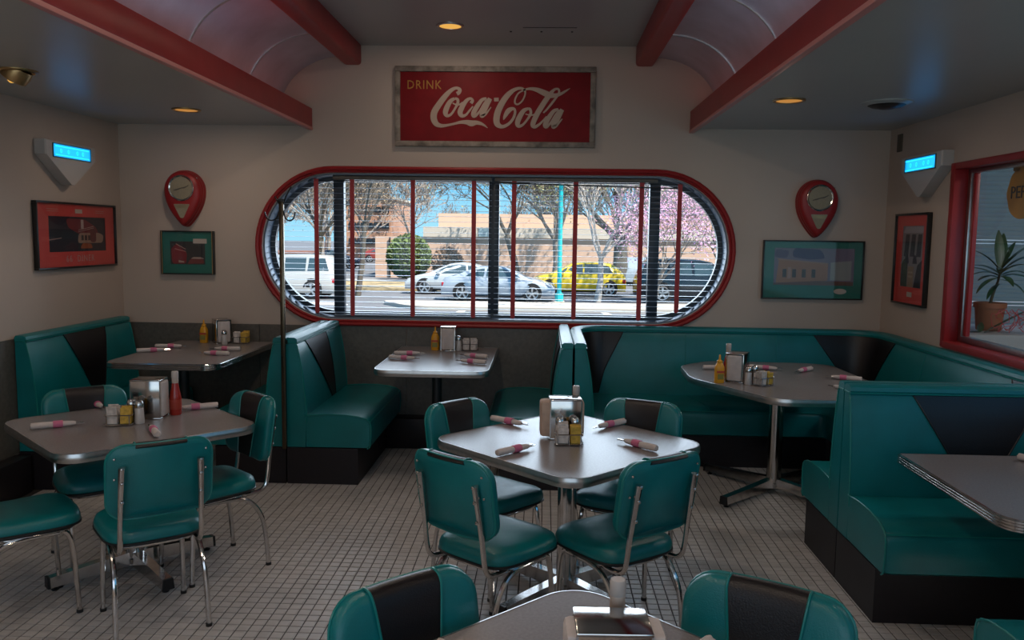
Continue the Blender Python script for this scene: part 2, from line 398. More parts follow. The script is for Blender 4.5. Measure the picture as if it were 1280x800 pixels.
make_blind(-.405, 1.6, (-.25, .24, .76, 1.06), 'right horizontal window blind with red ladder tapes and a dark tilt rod', 1.04)

# ------------------------------------------------------------------ wall sign
def make_sign():
    X0, X1, Z0, Z1 = -1.19, .375, 2.385, 3.0
    t = thing('wall_sign', 'large red framed soft drink sign with white script hung over the window', 'sign', ((X0+X1)/2, D-.001, Z0))
    m_sr = mat('sign_red_enamel', (.19, .003, .006), .5, spec=.2, var=.12, vscale=9); m_sc = mat('sign_cream_lettering', (.40, .29, .23), .5); m_sy = mat('sign_ochre_lettering', (.42, .19, .02), .5)
    m_sf = mat('weathered_white_wood', (.24, .20, .165), .7, var=.5, vscale=14, bump=.4, bscale=30)
    MB().box(X0+.02, X1-.02, D-.018, D-.001, Z0+.02, Z1-.02).build('sign_board', m_sr, t)
    fw = .042
    for bx in ((X0, X1, Z1-fw, Z1), (X0, X1, Z0, Z0+fw), (X0, X0+fw, Z0+fw, Z1-fw), (X1-fw, X1, Z0+fw, Z1-fw)):
        MB().box(bx[0], bx[1], D-.035, D-.001, bx[2], bx[3], .005).build('frame_rail', m_sf, t)
    def P(pts, dx=0):
        # crop pixels -> photograph pixels -> metres on the board
        o = []
        for x, y, wd in pts:
            u = 530+(x+dx)/11.43; v = 100+y/11.43
            o.append((X0+(u-494.5)/250.*(X1-X0), Z1-(v-83.5)/100.*(Z1-Z0), wd/11.43/161.))
        return o
    let = [
     ([(480,200,55),(512,178,55),(520,140,50),(470,118,40),(400,150,55),(310,240,75),(220,360,85),(160,460,92),(150,550,92),(185,625,78),(250,655,55),(330,650,38),(430,630,32),(530,605,42),(620,602,62),(690,618,84),(760,608,58),(830,622,42),(880,648,26),(925,683,6)], 0),
     ([(450,266,36),(390,305,60),(340,390,74),(318,470,70),(345,512,48),(400,490,34),(455,410,32),(492,335,40),(492,282,40),(452,264,32)], 0),
     ([(420,330,16),(455,348,20),(520,352,24),(565,318,20)], 0),
     ([(682,332,48),(705,295,42),(675,266,35),(620,295,52),(560,380,70),(528,460,75),(555,512,55),(612,498,34),(665,435,28),(710,375,16)], 0),
     ([(905,264,35),(840,285,50),(775,370,66),(725,460,70),(720,508,56),(750,508,40),(805,450,30),(860,350,26),(915,270,28)], 0),
     ([(955,262,62),(900,370,74),(848,480,74),(842,512,58),(885,495,34),(930,440,22),(970,385,12)], 0),
     ([(1012,280,50),(1045,278,52),(1078,276,50)], 0),
     ([(235,565,10),(255,515,48),(300,440,70),(350,408,50),(390,415,36),(398,470,36),(370,550,38),(305,625,42),(220,662,50),(152,630,80),(135,560,90),(155,450,90),(215,320,85),(295,210,75),(385,138,52),(470,116,38),(528,140,30),(538,200,22),(500,290,22),(440,342,22),(398,328,25),(398,270,25),(440,190,22),(510,146,22),(600,122,36),(700,135,60),(800,175,80),(880,208,80),(960,214,58),(1040,192,40),(1110,152,28),(1172,112,5)], 914),
     ([(590,402,34),(520,435,60),(460,530,75),(435,610,70),(455,652,50),(512,632,34),(580,550,32),(622,470,38),(612,414,38),(585,400,30)], 914),
     ([(545,478,16),(590,490,18),(655,492,22),(700,470,15)], 914),
     ([(800,462,20),(850,412,26),(930,310,32),(1000,212,30),(1020,155,30),(1000,122,28),(945,136,36),(875,220,70),(795,340,75),(722,460,75),(672,570,75),(655,635,68),(685,660,48),(742,628,34),(800,570,24),(845,510,14)], 914),
     ([(1015,412,34),(950,434,50),(885,520,66),(838,605,70),(830,650,56),(860,655,40),(915,590,30),(970,490,26),(1030,420,26)], 914),
     ([(1068,412,60),(1010,525,75),(955,620,75),(948,658,58),(990,642,36),(1040,580,24),(1072,545,14)], 914)]
    mb = MB()
    for i, (pts, dx) in enumerate(let):
        q = stroke_mb(P(pts, dx), y0=D-.017, y1=D-.0205-.0002*i); mb.v, mb.f = mb.v, mb.f; mb.add(q.v, q.f)
    mb.build('script_lettering', m_sc, t, smooth=0)
    d = text_mb('DRINK', .095, .003, 1.15)
    cx = X0+(531-494.5)/250.*(X1-X0); cz = Z1-(107-83.5)/100.*(Z1-Z0)
    d.xf(lambda x, y, z: (cx+x*.86, D-.0195-z, cz+y)).build('block_lettering', m_sy, t, smooth=0)
make_sign()

# ------------------------------------------------------------------ recessed lamps, vent
def lamp(x, y, z, lit, label, pw=3.):
    t = thing('recessed_light', label, 'ceiling light', (x, y, z))
    MB().lathe([(.098, 0), (.098, -.006), (.09, -.010), (.078, -.008), (.076, 0), (.076, .004), (.098, .004)], 28, (x, y, z)).build('trim_ring', m_gold if lit < 1 else m_alu, t)
    MB().lathe([(.0755, -.0025), (.0755, -.005), (.03, -.008)], 24, (x, y, z)).build('lens', m_amber if lit >= 1 else m_amberdim, t)
    L = bpy.data.objects.new('lamp_beam', bpy.data.lights.new('lamp_beam', 'AREA')); COL.objects.link(L); L.parent = t; L.location = (0, 0, -.014)
    L.data.shape = 'DISK'; L.data.size = .15; L.data.energy = pw; L.data.color = (1, .80, .64)
lamp(-.69, 5.98, ZC, 1.0, 'bright round recessed lamp in the raised middle ceiling')
lamp(-2.51, 5.79, ZS, .45, 'round amber recessed lamp in the low left ceiling, above the red teardrop speaker')
lamp(1.47, 5.21, ZS, .45, 'round amber recessed lamp in the low right ceiling, beside the air vent')
def fill_lamp(x, y, z, pw):          # unseen lamps added overhead as fill light, fitted like the visible ones
    MB().lathe([(.098, 0), (.098, -.006), (.09, -.010), (.078, -.008), (.076, 0), (.076, .004), (.098, .004)], 24, (x, y, z)).build('fill_lamp_ring', m_gold, ceil)
    MB().lathe([(.0755, -.0025), (.0755, -.005), (.03, -.008)], 20, (x, y, z)).build('fill_lamp_lens', m_amber, ceil)
    L = bpy.data.objects.new('lamp_beam', bpy.data.lights.new('lamp_beam', 'AREA')); COL.objects.link(L); L.location = (x, y, z-.014)
    L.data.shape = 'DISK'; L.data.size = .15; L.data.energy = pw; L.data.color = (1, .80, .64)
for yy in (4.4, 2.9, 1.4, -.1): fill_lamp(-.69, yy, ZC, 5.2)
for yy in (2.2, .6): fill_lamp(-2.51, yy, ZS, 4.2); fill_lamp(1.47, yy, ZS, 1.5)
t = thing('eyeball_light', 'tilted eyeball spot lamp in the low left ceiling at the photo edge', 'ceiling light', (-2.83, 4.43, ZS))
MB().lathe([(.10, 0), (.10, -.006), (.085, -.012), (.075, 0)], 28, (-2.83, 4.43, ZS)).build('trim_ring', m_gold, t)
ey = MB().lathe([(.03, .02), (.07, .015), (.074, -.02), (.066, -.055), (.05, -.062), (.046, -.05)], 20)
ey.xf(lambda x, y, z: (-2.83+x*cos(.55)+z*sin(.55)*1, 4.43+y, ZS+z*cos(.55)-x*sin(.55)))
ey.build('eyeball', m_gold, t)
MB().ball((-2.865, 4.43, ZS-.045), .022).build('bulb', m_amber, t)
L = bpy.data.objects.new('lamp_beam', bpy.data.lights.new('lamp_beam', 'SPOT')); COL.objects.link(L); L.parent = t; L.location = (-.03, 0, -.08)
L.rotation_euler = (0, radians(35), 0); L.data.energy = 6; L.data.spot_size = radians(100); L.data.spot_blend = .8; L.data.color = (1, .7, .4)
t = thing('ceiling_vent', 'round stepped air vent in the low right ceiling', 'vent', (2.08, 5.27, ZS))
for r0, r1, dz in ((.15, .12, 0), (.11, .085, -.012), (.075, .04, -.022)):
    MB().lathe([(r1, .0+dz), (r0, 0+dz*.6), (r0, -.006+dz), (r1, -.018+dz)], 30, (2.08, 5.27, ZS)).build('vent_cone', m_ceil if dz == 0 else m_dark, t)
MB().lathe([(.10, .0), (.10, -.005), (.02, -.005)], 24, (2.08, 5.27, ZS)).build('backing', m_dark, t)

# ------------------------------------------------------------------ blue lit wall boxes
def sconce(loc, rz, label, tubes):
    t = thing('wall_light', label, 'wall light', loc, rz, world=False)
    W = .62
    out = [(-W/2, 0), (W/2, 0), (W/2, -.10), (.02, -.29), (-.02, -.29), (-W/2, -.10)]
    MB().ring([[(x*.97, -.08, z*.985-.003) for x, z in out], [(x, -.072, z) for x, z in out], [(x, -.001, z) for x, z in out]]).build('housing', mat('white_enamel_housing', (.50, .47, .45), .45), t)
    w2 = .235
    for bx in ((-w2, w2, -.022, -.016), (-w2, w2, -.112, -.106), (-w2, -w2+.006, -.106, -.022), (w2-.006, w2, -.106, -.022)):
        MB().box(bx[0], bx[1], -.087, -.075, bx[2], bx[3]).build('lens_rim', mat('teal_green_rim', (.02, .12, .12), .5), t)
    MB().box(-w2+.006, w2-.006, -.082, -.079, -.106, -.022).build('lit_panel', m_blueneon, t)
    for zz in tubes:
        MB().tube([(-w2+.02, -.084, zz), (w2-.03, -.084, zz)], .006, 6).build('lamp_tube', m_blueneon2, t)
    for xx in (-.14, -.05, .06, .13):
        MB().lathe([(.016, -.083), (.016, -.0845), (.011, -.0845), (.011, -.083)], 12, (xx, 0, -.064), 'y').build('panel_motif', m_blueneon2, t)
    L = bpy.data.objects.new('panel_glow', bpy.data.lights.new('panel_glow', 'AREA')); COL.objects.link(L); L.parent = t
    L.data.shape = 'RECTANGLE'; L.data.size = .45; L.data.size_y = .08; L.location = (0, -.092, -.064); L.rotation_euler = (radians(90), 0, 0); L.data.energy = .3; L.data.color = (.05, .5, 1)
sconce((XL, 5.80, 2.30), radians(90), 'white pointed wall box with blue lit strip, on the left wall', (-.035, -.095))
sconce((XR, 5.88, 2.29), radians(-90), 'white pointed wall box with blue lit strip, beside the right window', (-.033, -.098))
t = MB().box(XR-.012, XR-.001, 6.37, 6.45, 2.36, 2.49, .003).build('wall_grille', mat('brown_grille', (.10, .08, .06), .6)); tag(t, 'small brown grille high on the right wall near the corner', 'grille')

# ------------------------------------------------------------------ teardrop speakers
def speaker(loc, rz, label):
    t = thing('wall_speaker', label, 'speaker', loc, rz, world=False)
    def tear(s):
        P = []
        for i in range(40):
            a = 2*pi*i/40; x = .155*sin(a); z = .165*cos(a)
            if z < 0:
                k = -z/.165; x *= (1-.50*k**2.2); z *= 1.72
            P.append((x*s, z*s))
        return P
    rings = []
    for s, y in ((1, -.001), (1.0, -.03), (.97, -.038), (.99, -.046), (.985, -.062), (.94, -.07), (.955, -.078), (.93, -.095), (.84, -.108), (.60, -.112)):
        rings.append([(x, y, z) for x, z in tear(s)])
    MB().ring(rings).build('shell', m_red, t, smooth=40)
    zc = .02
    MB().lathe([(.102, -.107), (.102, -.118), (.096, -.122), (.088, -.118), (.088, -.107)], 32, (0, 0, zc), 'y').build('bezel', m_chrome, t)
    g = MB().lathe([(.088, -.109), (.088, -.114), (.05, -.117), (.01, -.118)], 28, (0, 0, zc), 'y').build('grille_cloth', m_cream, t)
    st = stroke_mb([(-.055, zc-.018, .006), (-.03, zc-.012, .010), (0, zc-.002, .008), (.03, zc+.004, .010), (.06, zc+.02, .005)], y0=-.115, y1=-.119).build('script_mark', mat('dull_brown_script', (.10, .08, .06), .6), t, smooth=0)
    tri = roundpoly([(-.066, -.105), (.066, -.105), (.012, -.215), (-.012, -.215)], .012)
    MB().prism(tri, -.100, -.1135, lambda x, z, y: (x, y, z)).build('lower_grille', m_cream, t)
    for zz in (-.118, -.13):
        MB().box(-.045, .045, -.116, -.113, zz-.002, zz+.002).build('grille_bar', m_gold, t)
    MB().ball((.115, -.085, .10), .006).build('rivet', m_chrome, t)
speaker((-2.87, D, 2.015), 0, 'red teardrop wall speaker with round cream grille, left of the window')
speaker((2.10, D, 1.995), 0, 'red teardrop wall speaker with round cream grille, right of the window')

# ------------------------------------------------------------------ framed pictures
def picture(name, label, loc, rz, Wd, Hg, matc, framec, ins, fw=.014):
    """facing -Y locally, centre at origin; ins = (x0, x1, z0, z1) opening in the mat board"""
    t = thing(name, label, 'picture', loc, rz, world=False)
    for bx in ((-Wd/2, Wd/2, Hg/2-fw, Hg/2), (-Wd/2, Wd/2, -Hg/2, -Hg/2+fw), (-Wd/2, -Wd/2+fw, -Hg/2+fw, Hg/2-fw), (Wd/2-fw, Wd/2, -Hg/2+fw, Hg/2-fw)):
        MB().box(bx[0], bx[1], -.035, -.001, bx[2], bx[3], .002).build('frame_rail', framec, t)
    h = plate_with_hole([(-Wd/2+.004, -Hg/2+.004), (Wd/2-.004, -Hg/2+.004), (Wd/2-.004, Hg/2-.004), (-Wd/2+.004, Hg/2-.004)], [(ins[0], ins[2]), (ins[1], ins[2]), (ins[1], ins[3]), (ins[0], ins[3])], -.018, -.014)
    h.build('mat_board', matc, t, smooth=0)
    MB().box(-Wd/2+.006, Wd/2-.006, -.027, -.0255, -Hg/2+.006, Hg/2-.006).build('glazing', m_glass, t, smooth=0)
    def shape(nm, poly, c, dep, parent=t):
        return MB().prism(poly, -.0105-dep, -.0115-dep, lambda x, z, y: (x, y, z)).build(nm, flat('print_%s_%d' % (nm, int(sum(c)*1e4)), c), parent, smooth=0)
    return t, shape
mr = mat('red_mat_board', (.60, .06, .05), .6, var=.05); mg = mat('green_mat_board', (.006, .14, .105), .6, var=.05)
# left wall red picture: local x runs to +Y
t, sh = picture('framed_picture', 'red matted framed night photo of a diner on the left wall', (XL, 5.945, 1.655), radians(90), 1.03, .47, mr, m_frame, (-.36, .38, -.115, .135))
sh('sky', [(-.37, -.12), (.39, -.12), (.39, .14), (-.37, .14)], (.012, .008, .018), 0)
sh('roof', roundpoly([(-.14, .12), (.10, .12), (.26, .06), (.30, -.01), (.05, .0), (-.12, .06)], .05), (.16, .012, .018), .0004)
sh('tower', [(.05, .05), (.085, .05), (.085, .115), (.05, .115)], (.45, .36, .33), .0008)
sh('wall', roundpoly([(.0, -.055), (.34, -.055), (.36, -.0), (.30, .02), (.02, .02)], .03), (.32, .20, .15), .0008)
for k in range(3): sh('window', [(.05+.045*k, -.035), (.08+.045*k, -.035), (.08+.045*k, .002), (.05+.045*k, .002)], (.05, .03, .03), .0013)
sh('arch', roundpoly([(.17, -.05), (.25, -.05), (.25, .06), (.17, .06)], .03), (.12, .02, .02), .0018)
sh('car', roundpoly([(.03, -.095), (.20, -.095), (.18, -.06), (.06, -.055)], .02), (.30, .07, .02), .0018)
sh('light_streak', [(-.36, -.035), (-.20, -.02), (-.20, -.015), (-.36, -.028)], (.40, .25, .20), .0006)
for k in range(2): sh('light_streak', [(.01, .025+.012*k), (.22, .055+.012*k), (.22, .059+.012*k), (.01, .028+.012*k)], (.42, .30, .28), .0022)
MB().box(-.03, .06, -.0195, -.018, .16, .19).build('title_plate', flat('plate_cream', (.5, .42, .36)), t)
for x0, x1 in ((-.38, -.24), (.24, .36)):
    for zz in (.168, .182): MB().box(x0, x1, -.0195, -.018, zz, zz+.003).build('mat_line', flat('mat_line_pale', (.5, .25, .22)), t)
text_mb('66  DINER', .068, .002, 1.25).xf(lambda x, y, z: (.02+x, -.019-z, -.168+y)).build('title_lettering', flat('title_red_grey', (.46, .22, .21)), t, smooth=0)
# right wall tall red picture: local x runs to -Y
t, sh = picture('framed_picture', 'tall narrow red matted photo on the right wall under the blue lit box', (XR, 6.08, 1.565), radians(-90), .53, .66, mr, m_frame, (-.16, .18, -.20, .24))
sh('sky', [(-.17, -.21), (.19, -.21), (.19, .25), (-.17, .25)], (.22, .19, .20), 0)
sh('awning', [(-.15, .19), (.18, .19), (.16, .235), (-.12, .235)], (.34, .31, .33), .0004)
for k in range(3): sh('window', [(-.13+.10*k, .02), (-.06+.10*k, .02), (-.05+.10*k, .18), (-.11+.10*k, .18)], (.03, .026, .035), .0008)
for k in range(2): sh('sign', [(-.11+.13*k, -.03), (-.04+.13*k, -.03), (-.06+.13*k, .03), (-.10+.13*k, .03)], (.02, .018, .03), .0012)
sh('door', [(-.05, -.20), (.04, -.20), (.04, -.05), (-.05, -.05)], (.28, .18, .11), .0008)
sh('doorway', [(-.16, -.20), (-.06, -.20), (-.06, -.02), (-.12, 0), (-.16, -.04)], (.035, .04, .022), .0008)
sh('doorway', [(.05, -.20), (.17, -.20), (.17, 0), (.10, -.04)], (.012, .012, .02), .0008)
for zz in (-.10, -.13): sh('bar', [(-.04, zz), (.03, zz), (.03, zz+.012), (-.04, zz+.012)], (.36, .27, .19), .0012)
MB().box(-.03, .05, -.0195, -.018, -.27, -.235).build('title_plate', flat('plate_cream', (.5, .42, .36)), t)
# green picture on the left of the window
t, sh = picture('framed_picture', 'small green matted picture under the left red teardrop speaker', (-2.87, D, 1.525), 0, .435, .35, mg, m_frame, (-.145, .14, -.095, .09), .010)
sh('sky', [(-.15, -.10), (.15, -.10), (.15, .10), (-.15, .10)], (.028, .026, .024), 0)
sh('facade', roundpoly([(-.13, -.09), (-.02, -.09), (-.01, .0), (-.10, .07), (-.14, .03)], .02), (.20, .012, .014), .0004)
sh('neon_band', [(-.10, .075), (-.02, .03), (-.02, .024), (-.10, .066)], (.40, .22, .17), .0008)
sh('neon_band', [(-.11, .035), (-.02, .013), (-.02, .006), (-.11, .026)], (.42, .16, .13), .0008)
sh('canopy', [(-.08, -.08), (-.035, -.08), (-.035, -.07), (-.08, -.06)], (.42, .27, .20), .0008)
sh('car', roundpoly([(-.01, -.09), (.13, -.085), (.12, -.05), (.02, -.045)], .015), (.17, .03, .025), .0004)
sh('car_roof', roundpoly([(.02, -.048), (.13, -.05), (.11, -.035), (.04, -.035)], .01), (.40, .30, .25), .0008)
sh('post', [(.105, -.05), (.115, -.05), (.115, .08), (.105, .08)], (.008, .008, .008), .0008)
MB().box(.045, .155, -.0195, -.018, .075, .112).build('caption_card', flat('plate_cream', (.5, .42, .36)), t)
for x in (-.205, .205): MB().box(x-.003, x+.003, -.038, -.034, -.172, .172).build('frame_bead', m_gold, t)
# green picture on the right of the window
t, sh = picture('framed_picture', 'wide green matted photo of a stone building under the right red teardrop speaker', (2.10, D, 1.46), 0, .78, .46, mg, m_frame, (-.30, .32, -.12, .17), .010)
sh('sky', [(-.31, -.13), (.33, -.13), (.33, .18), (-.31, .18)], (.16, .13, .19), 0)
sh('cloud', roundpoly([(-.16, .10), (-.02, .08), (.10, .09), (.06, .16), (-.15, .17)], .03), (.035, .03, .11), .0004)
sh('cloud', roundpoly([(-.30, .10), (-.20, .09), (-.18, .15), (-.29, .16)], .03), (.07, .06, .13), .0004)
sh('facade', [(-.28, -.11), (.08, -.09), (.12, -.08), (.12, .05), (.0, .06), (-.26, .085)], (.30, .14, .075), .0006)
sh('cornice', [(-.27, .075), (.12, .045), (.12, .055), (-.27, .088)], (.30, .18, .13), .001)
for k in range(4): sh('window', [(-.23+.075*k, -.06), (-.20+.075*k, -.06), (-.20+.075*k, .005), (-.23+.075*k, .005)], (.04, .028, .025), .001)
sh('door', [(-.19, -.07), (-.165, -.07), (-.165, .02), (-.19, .02)], (.36, .22, .17), .0012)
sh('pavement', [(-.30, -.12), (.32, -.12), (.32, -.09), (.05, -.085), (-.30, -.105)], (.12, .055, .04), .0008)
sh('pale_wall', [(.14, -.08), (.30, -.08), (.30, .075), (.14, .06)], (.26, .27, .26), .0008)
MB().prism([(.22+.05*cos(2*pi*k/20), -.165+.022*sin(2*pi*k/20)) for k in range(20)], -.018, -.0195, lambda x, z, y: (x, y, z)).build('caption_card', flat('plate_cream', (.5, .42, .36)), t)

# ------------------------------------------------------------------ upholstered booths
class Path:
    """polyline walked so that the seat side is on its right; corners are filleted"""
    def __init__(s, pts, R=.28, nc=8):
        s.p = [Vector((*p, 0)) for p in pts]; s.R = R; s.nc = nc
        s.dirs = [(s.p[i+1]-s.p[i]).normalized() for i in range(len(s.p)-1)]
        s.nor = [Vector((d.y, -d.x, 0)) for d in s.dirs]
        s.knots = []     # (kind, data, s)
        acc = 0; s.seg = []
        for i, d in enumerate(s.dirs):
            L = (s.p[i+1]-s.p[i]).length; a = R if i > 0 else 0; b = R if i < len(s.dirs)-1 else 0
            s.seg.append(('L', i, acc, acc+L-a-b)); acc += L-a-b
            if b: s.seg.append(('C', i, acc, acc+R*pi/2)); acc += R*pi/2
        s.len = acc
    def corner(s, i, d):    # offset corner point between seg i and i+1
        return s.p[i+1]+s.nor[i]*d+s.nor[i+1]*d
    def rad(s, d): return max(s.R-d, .05)
    def pt(s, t, d):
        t = max(0, min(s.len, t))
        for k, i, a, b in s.seg:
            if t <= b+1e-9:
                f = (t-a)/max(b-a, 1e-9)
                if k == 'L':
                    A = s.p[i]+s.nor[i]*d if i == 0 else s.corner(i-1, d)+s.dirs[i]*s.rad(d)
                    B = s.p[i+1]+s.nor[i]*d if i == len(s.dirs)-1 else s.corner(i, d)-s.dirs[i]*s.rad(d)
                    return A.lerp(B, f)
                r = s.rad(d); c = s.corner(i, d); ctr = c-s.dirs[i]*r+s.nor[i]*r; an = f*pi/2
                return ctr - s.nor[i]*r*cos(an) + s.dirs[i]*r*sin(an)
        return s.p[-1]
    def stations(s, e=.02):
        o = []
        for k, i, a, b in s.seg:
            n = 1 if k == 'L' else s.nc
            if k == 'L':
                nn = max(2, int((b-a)/.12)); o += [a+(b-a)*q/nn for q in range(nn)]
            else: o += [a+(b-a)*q/n for q in range(n)]
        o.append(s.len); o = sorted(set([round(q, 5) for q in o]+[e, s.len-e])); return o
def sweep(path, prof, puff=0., soft=.02):
    st = path.stations(soft); rings = []
    cd = sum(p[0] for p in prof)/len(prof); cz = sum(p[1] for p in prof)/len(prof)
    for k, t in enumerate(st):
        pf = prof
        if puff and k in (0, len(st)-1): pf = [(cd+(d-cd)*(1-puff), cz+(z-cz)*(1-puff)) for d, z in prof]
        rings.append([(*path.pt(t, d)[:2], z) for d, z in pf])
    return MB().ring(rings)
BK = [(.004,.25),(.004,.962),(.066,.962),(.078,.945),(.096,.86),(.116,.74),(.130,.60),(.136,.50),(.136,.42),(.128,.25)]
CAP = [(0,.960),(-.002,.985),(.010,1.0),(.062,1.0),(.078,.99),(.082,.972),(.074,.960)]
ST = [(.118,.25),(.548,.25),(.566,.262),(.574,.33),(.575,.405),(.566,.435),(.545,.452),(.49,.470),(.40,.480),(.28,.482),(.118,.470)]
PL = [(.002,0),(.485,0),(.485,.25),(.002,.25)]
def backd(z):
    for (d0, z0), (d1, z1) in zip(BK[2:], BK[3:]):
        if z1 <= z <= z0: return d0+(d1-d0)*(z0-z)/max(z0-z1, 1e-6)
    return .136
def bench(label, pts, base, panels, ends=(True, True), group=None, top=1.0, R=.28, seam=()):
    t = thing('booth_bench', label, 'bench', (*base, 0), group=group)
    P = Path(pts, R); k = top-1.0; up_ = lambda pr: [(d, z+(k if z > .5 else 0)) for d, z in pr]
    sweep(P, PL).build('plinth', m_blackbase, t)
    sweep(P, up_(BK), .012).build('backrest', m_teal, t, smooth=30)
    sweep(P, up_(CAP), .05).build('top_rail', m_teal, t)
    seat = sweep(P, ST, .05, .03).build('seat_cushion', m_teal, t, smooth=40)
    st = P.stations()
    MB().tube([(*P.pt(q, .571)[:2], .437) for q in st], .0045, 6).build('welt', m_teal2, seat)
    MB().tube([(*P.pt(q, .080)[:2], .962+k) for q in st], .0045, 6).build('welt', m_teal2, t)
    for e, on in ((0, ends[0]), (P.len, ends[1])):
        if on:
            MB().tube([(*P.pt(e, d)[:2], z) for d, z in up_(BK)[1:-1]], .005, 6).build('welt', m_teal2, t)
            MB().tube([(*P.pt(e, d)[:2], z) for d, z in ST[1:]], .005, 6).build('welt', m_teal2, seat)
    for c, ht, hb in panels:
        rows = []; zs = [.955-.475*q/8 for q in range(9)]
        n = 14
        for z in zs:
            f = (.955-z)/.475; hw = ht+(hb-ht)*f; cc = c[0]+(c[1]-c[0])*f if isinstance(c, tuple) else c
            lo, hi = max(.01, cc-hw), min(P.len-.01, cc+hw)
            rows.append([(*P.pt(lo+(hi-lo)*q/n, backd(z)+.006)[:2], z+k) for q in range(n+1)])
        inner = []
        for z in zs:
            f = (.955-z)/.475; hw = ht+(hb-ht)*f; cc = c[0]+(c[1]-c[0])*f if isinstance(c, tuple) else c
            lo, hi = max(.01, cc-hw), min(P.len-.01, cc+hw)
            inner.append([(*P.pt(lo+(hi-lo)*q/n, backd(z)-.004)[:2], z+k) for q in range(n+1)])
        mb = MB(); vs = [p for r in rows for p in r]+[p for r in inner for p in r]; W = n+1; N = W*len(zs); fs = []
        for i in range(len(zs)-1):
            for j in range(n):
                fs.append((i*W+j, i*W+j+1, (i+1)*W+j+1, (i+1)*W+j)); fs.append((N+i*W+j, N+(i+1)*W+j, N+(i+1)*W+j+1, N+i*W+j+1))
            for j in (0, n): fs.append((i*W+j, (i+1)*W+j, N+(i+1)*W+j, N+i*W+j))
        for j in range(n):
            for i in (0, len(zs)-1): fs.append((i*W+j, i*W+j+1, N+i*W+j+1, N+i*W+j))
        mb.add(vs, fs); vp = mb.build('v_panel', m_bvinyl, t, smooth=40)
        for side in (0, n):
            MB().tube([r[side] for r in rows], .004, 6).build('panel_welt', m_bvinyl, vp)
    for q in seam:
        MB().tube([(*P.pt(q, backd(z)+.001)[:2], z) for z in (.95, .86, .74, .6, .5)], .003, 6).build('back_seam', m_teal2, t)
        MB().tube([(*P.pt(q, d+.001)[:2], z+.001) for d, z in reversed(ST[5:])], .003, 6).build('seat_seam', m_teal2, seat)
    return t
xa, xb = -1.725, .205
bench('teal booth bench with black V panel against the left wall in the corner', [(XL+.016, 5.16), (XL+.016, 6.50)], (XL+.25, 5.8), [((.69, .75), .27, .06)], (True, True), top=1.015)
bench('teal booth bench backing onto the coat rack, facing the left corner table', [(xa-.003, D-.02), (xa-.003, 5.43)], (xa-.25, 6), [(.58, .27, .05)])
bench('teal booth bench with black V panel in front of the coat rack, facing right', [(xa+.003, 5.43), (xa+.003, D-.02)], (xa+.25, 6), [((.47, .72), .27, .05)])
bench('teal booth bench facing left toward the table under the window', [(xb-.003, D-.02), (xb-.003, 5.42)], (xb-.25, 6), [(.58, .27, .05)])
UP = [(xb+.003, 5.42), (xb+.003, D-.02), (XR-.02, D-.02), (XR-.02, 4.092), (1.49, 4.092)]
pu = Path(UP, .28)
c1 = pu.seg[1][2]+.22; c2 = pu.seg[3][2]+.22; c3 = pu.seg[5][2]+.22
bench('long teal U shaped corner booth with black V panels under the right pictures', UP, (1.5, 5.4), [(c1+.02, .34, .10), (c2, .46, .13), (c3, .40, .10)], seam=(c1+.85, c2-.75, c2+.95))
bench('teal booth bench with wide black V panel facing the camera, right foreground', [(1.49, 4.088), (XR-.02, 4.088)], (2.05, 3.8), [(.60, .30, .02)])
bench('teal booth bench seen only by its seat corner at the bottom right', [(XR-.02, 2.15), (1.47, 2.15)], (2.05, 2.4), [(.6, .30, .02)])
# coat rack
t = thing('coat_rack', 'tall chrome coat pole with wire hooks fixed to the booth end', 'coat rack', (-1.722, 5.40, .25))
MB().box(-1.737, -1.707, 5.388, 5.416, .25, 1.90, .006).build('pole', mat('dark_bronze_chrome', (.12, .095, .065), .22, 1.), t)
MB().box(-1.742, -1.702, 5.384, 5.420, 1.895, 1.915, .004).build('pole_cap', m_dark, t)
MB().box(-1.742, -1.702, 5.416, 5.4285, .96, .985).build('clamp', mat('dark_bronze_chrome', (.12, .095, .065), .22, 1.), t)
for sx in (-1, 1):
    hp = spline([(-1.722+sx*.012, 5.40, 1.84), (-1.722+sx*.03, 5.39, 1.79), (-1.722+sx*.06, 5.38, 1.775), (-1.722+sx*.088, 5.375, 1.79), (-1.722+sx*.10, 5.37, 1.83)])
    MB().tube(hp, .005, 6).build('hook', m_dark, t)
MB().tube([(-1.71, 5.40, 1.88), (-1.69, 5.395, 1.93), (-1.652, 5.39, 1.995)], .005, 6).build('hook', m_dark, t)
MB().tube([(-1.734, 5.40, 1.88), (-1.752, 5.40, 1.91), (-1.765, 5.41, 1.93)], .005, 6).build('hook', m_dark, t)

t.location[1] -= .013
# ------------------------------------------------------------------ tables
def ribbed_edge(poly, z0, z1, ribs, out=.006):
    """metal band round a tabletop outline"""
    N = len(poly); P = [Vector(p) for p in poly]; nor = []
    for i in range(N):
        tt = (P[(i+1) % N]-P[i-1]).normalized(); nor.append(Vector((tt.y, -tt.x)))
    ar = sum(P[i-1].x*P[i].y-P[i].x*P[i-1].y for i in range(N)); sg = 1 if ar > 0 else -1
    prof = [(-.004, z0), (.001, z0)]; h = z1-z0
    for k in range(ribs):
        a = z0+h*k/ribs; b = z0+h*(k+1)/ribs
        prof += [(.001, a+.001), (out, a+.3*(b-a)), (out, b-.3*(b-a)), (.001, b-.001)]
    prof += [(.001, z1+.0005), (-.004, z1+.0012)]
    rings = [[(P[i].x+nor[i].x*sg*d, P[i].y+nor[i].y*sg*d, z) for i in range(N)] for d, z in prof]
    return MB().ring(rings, False, False)
def top_parts(t, poly, z, th=.04, ribs=1, edge=m_alu):
    MB().prism(poly, z-th, z).build('tabletop', m_lam, t, smooth=30)
    ribbed_edge(poly, z-th, z, ribs).build('edge_band', edge, t, smooth=40)
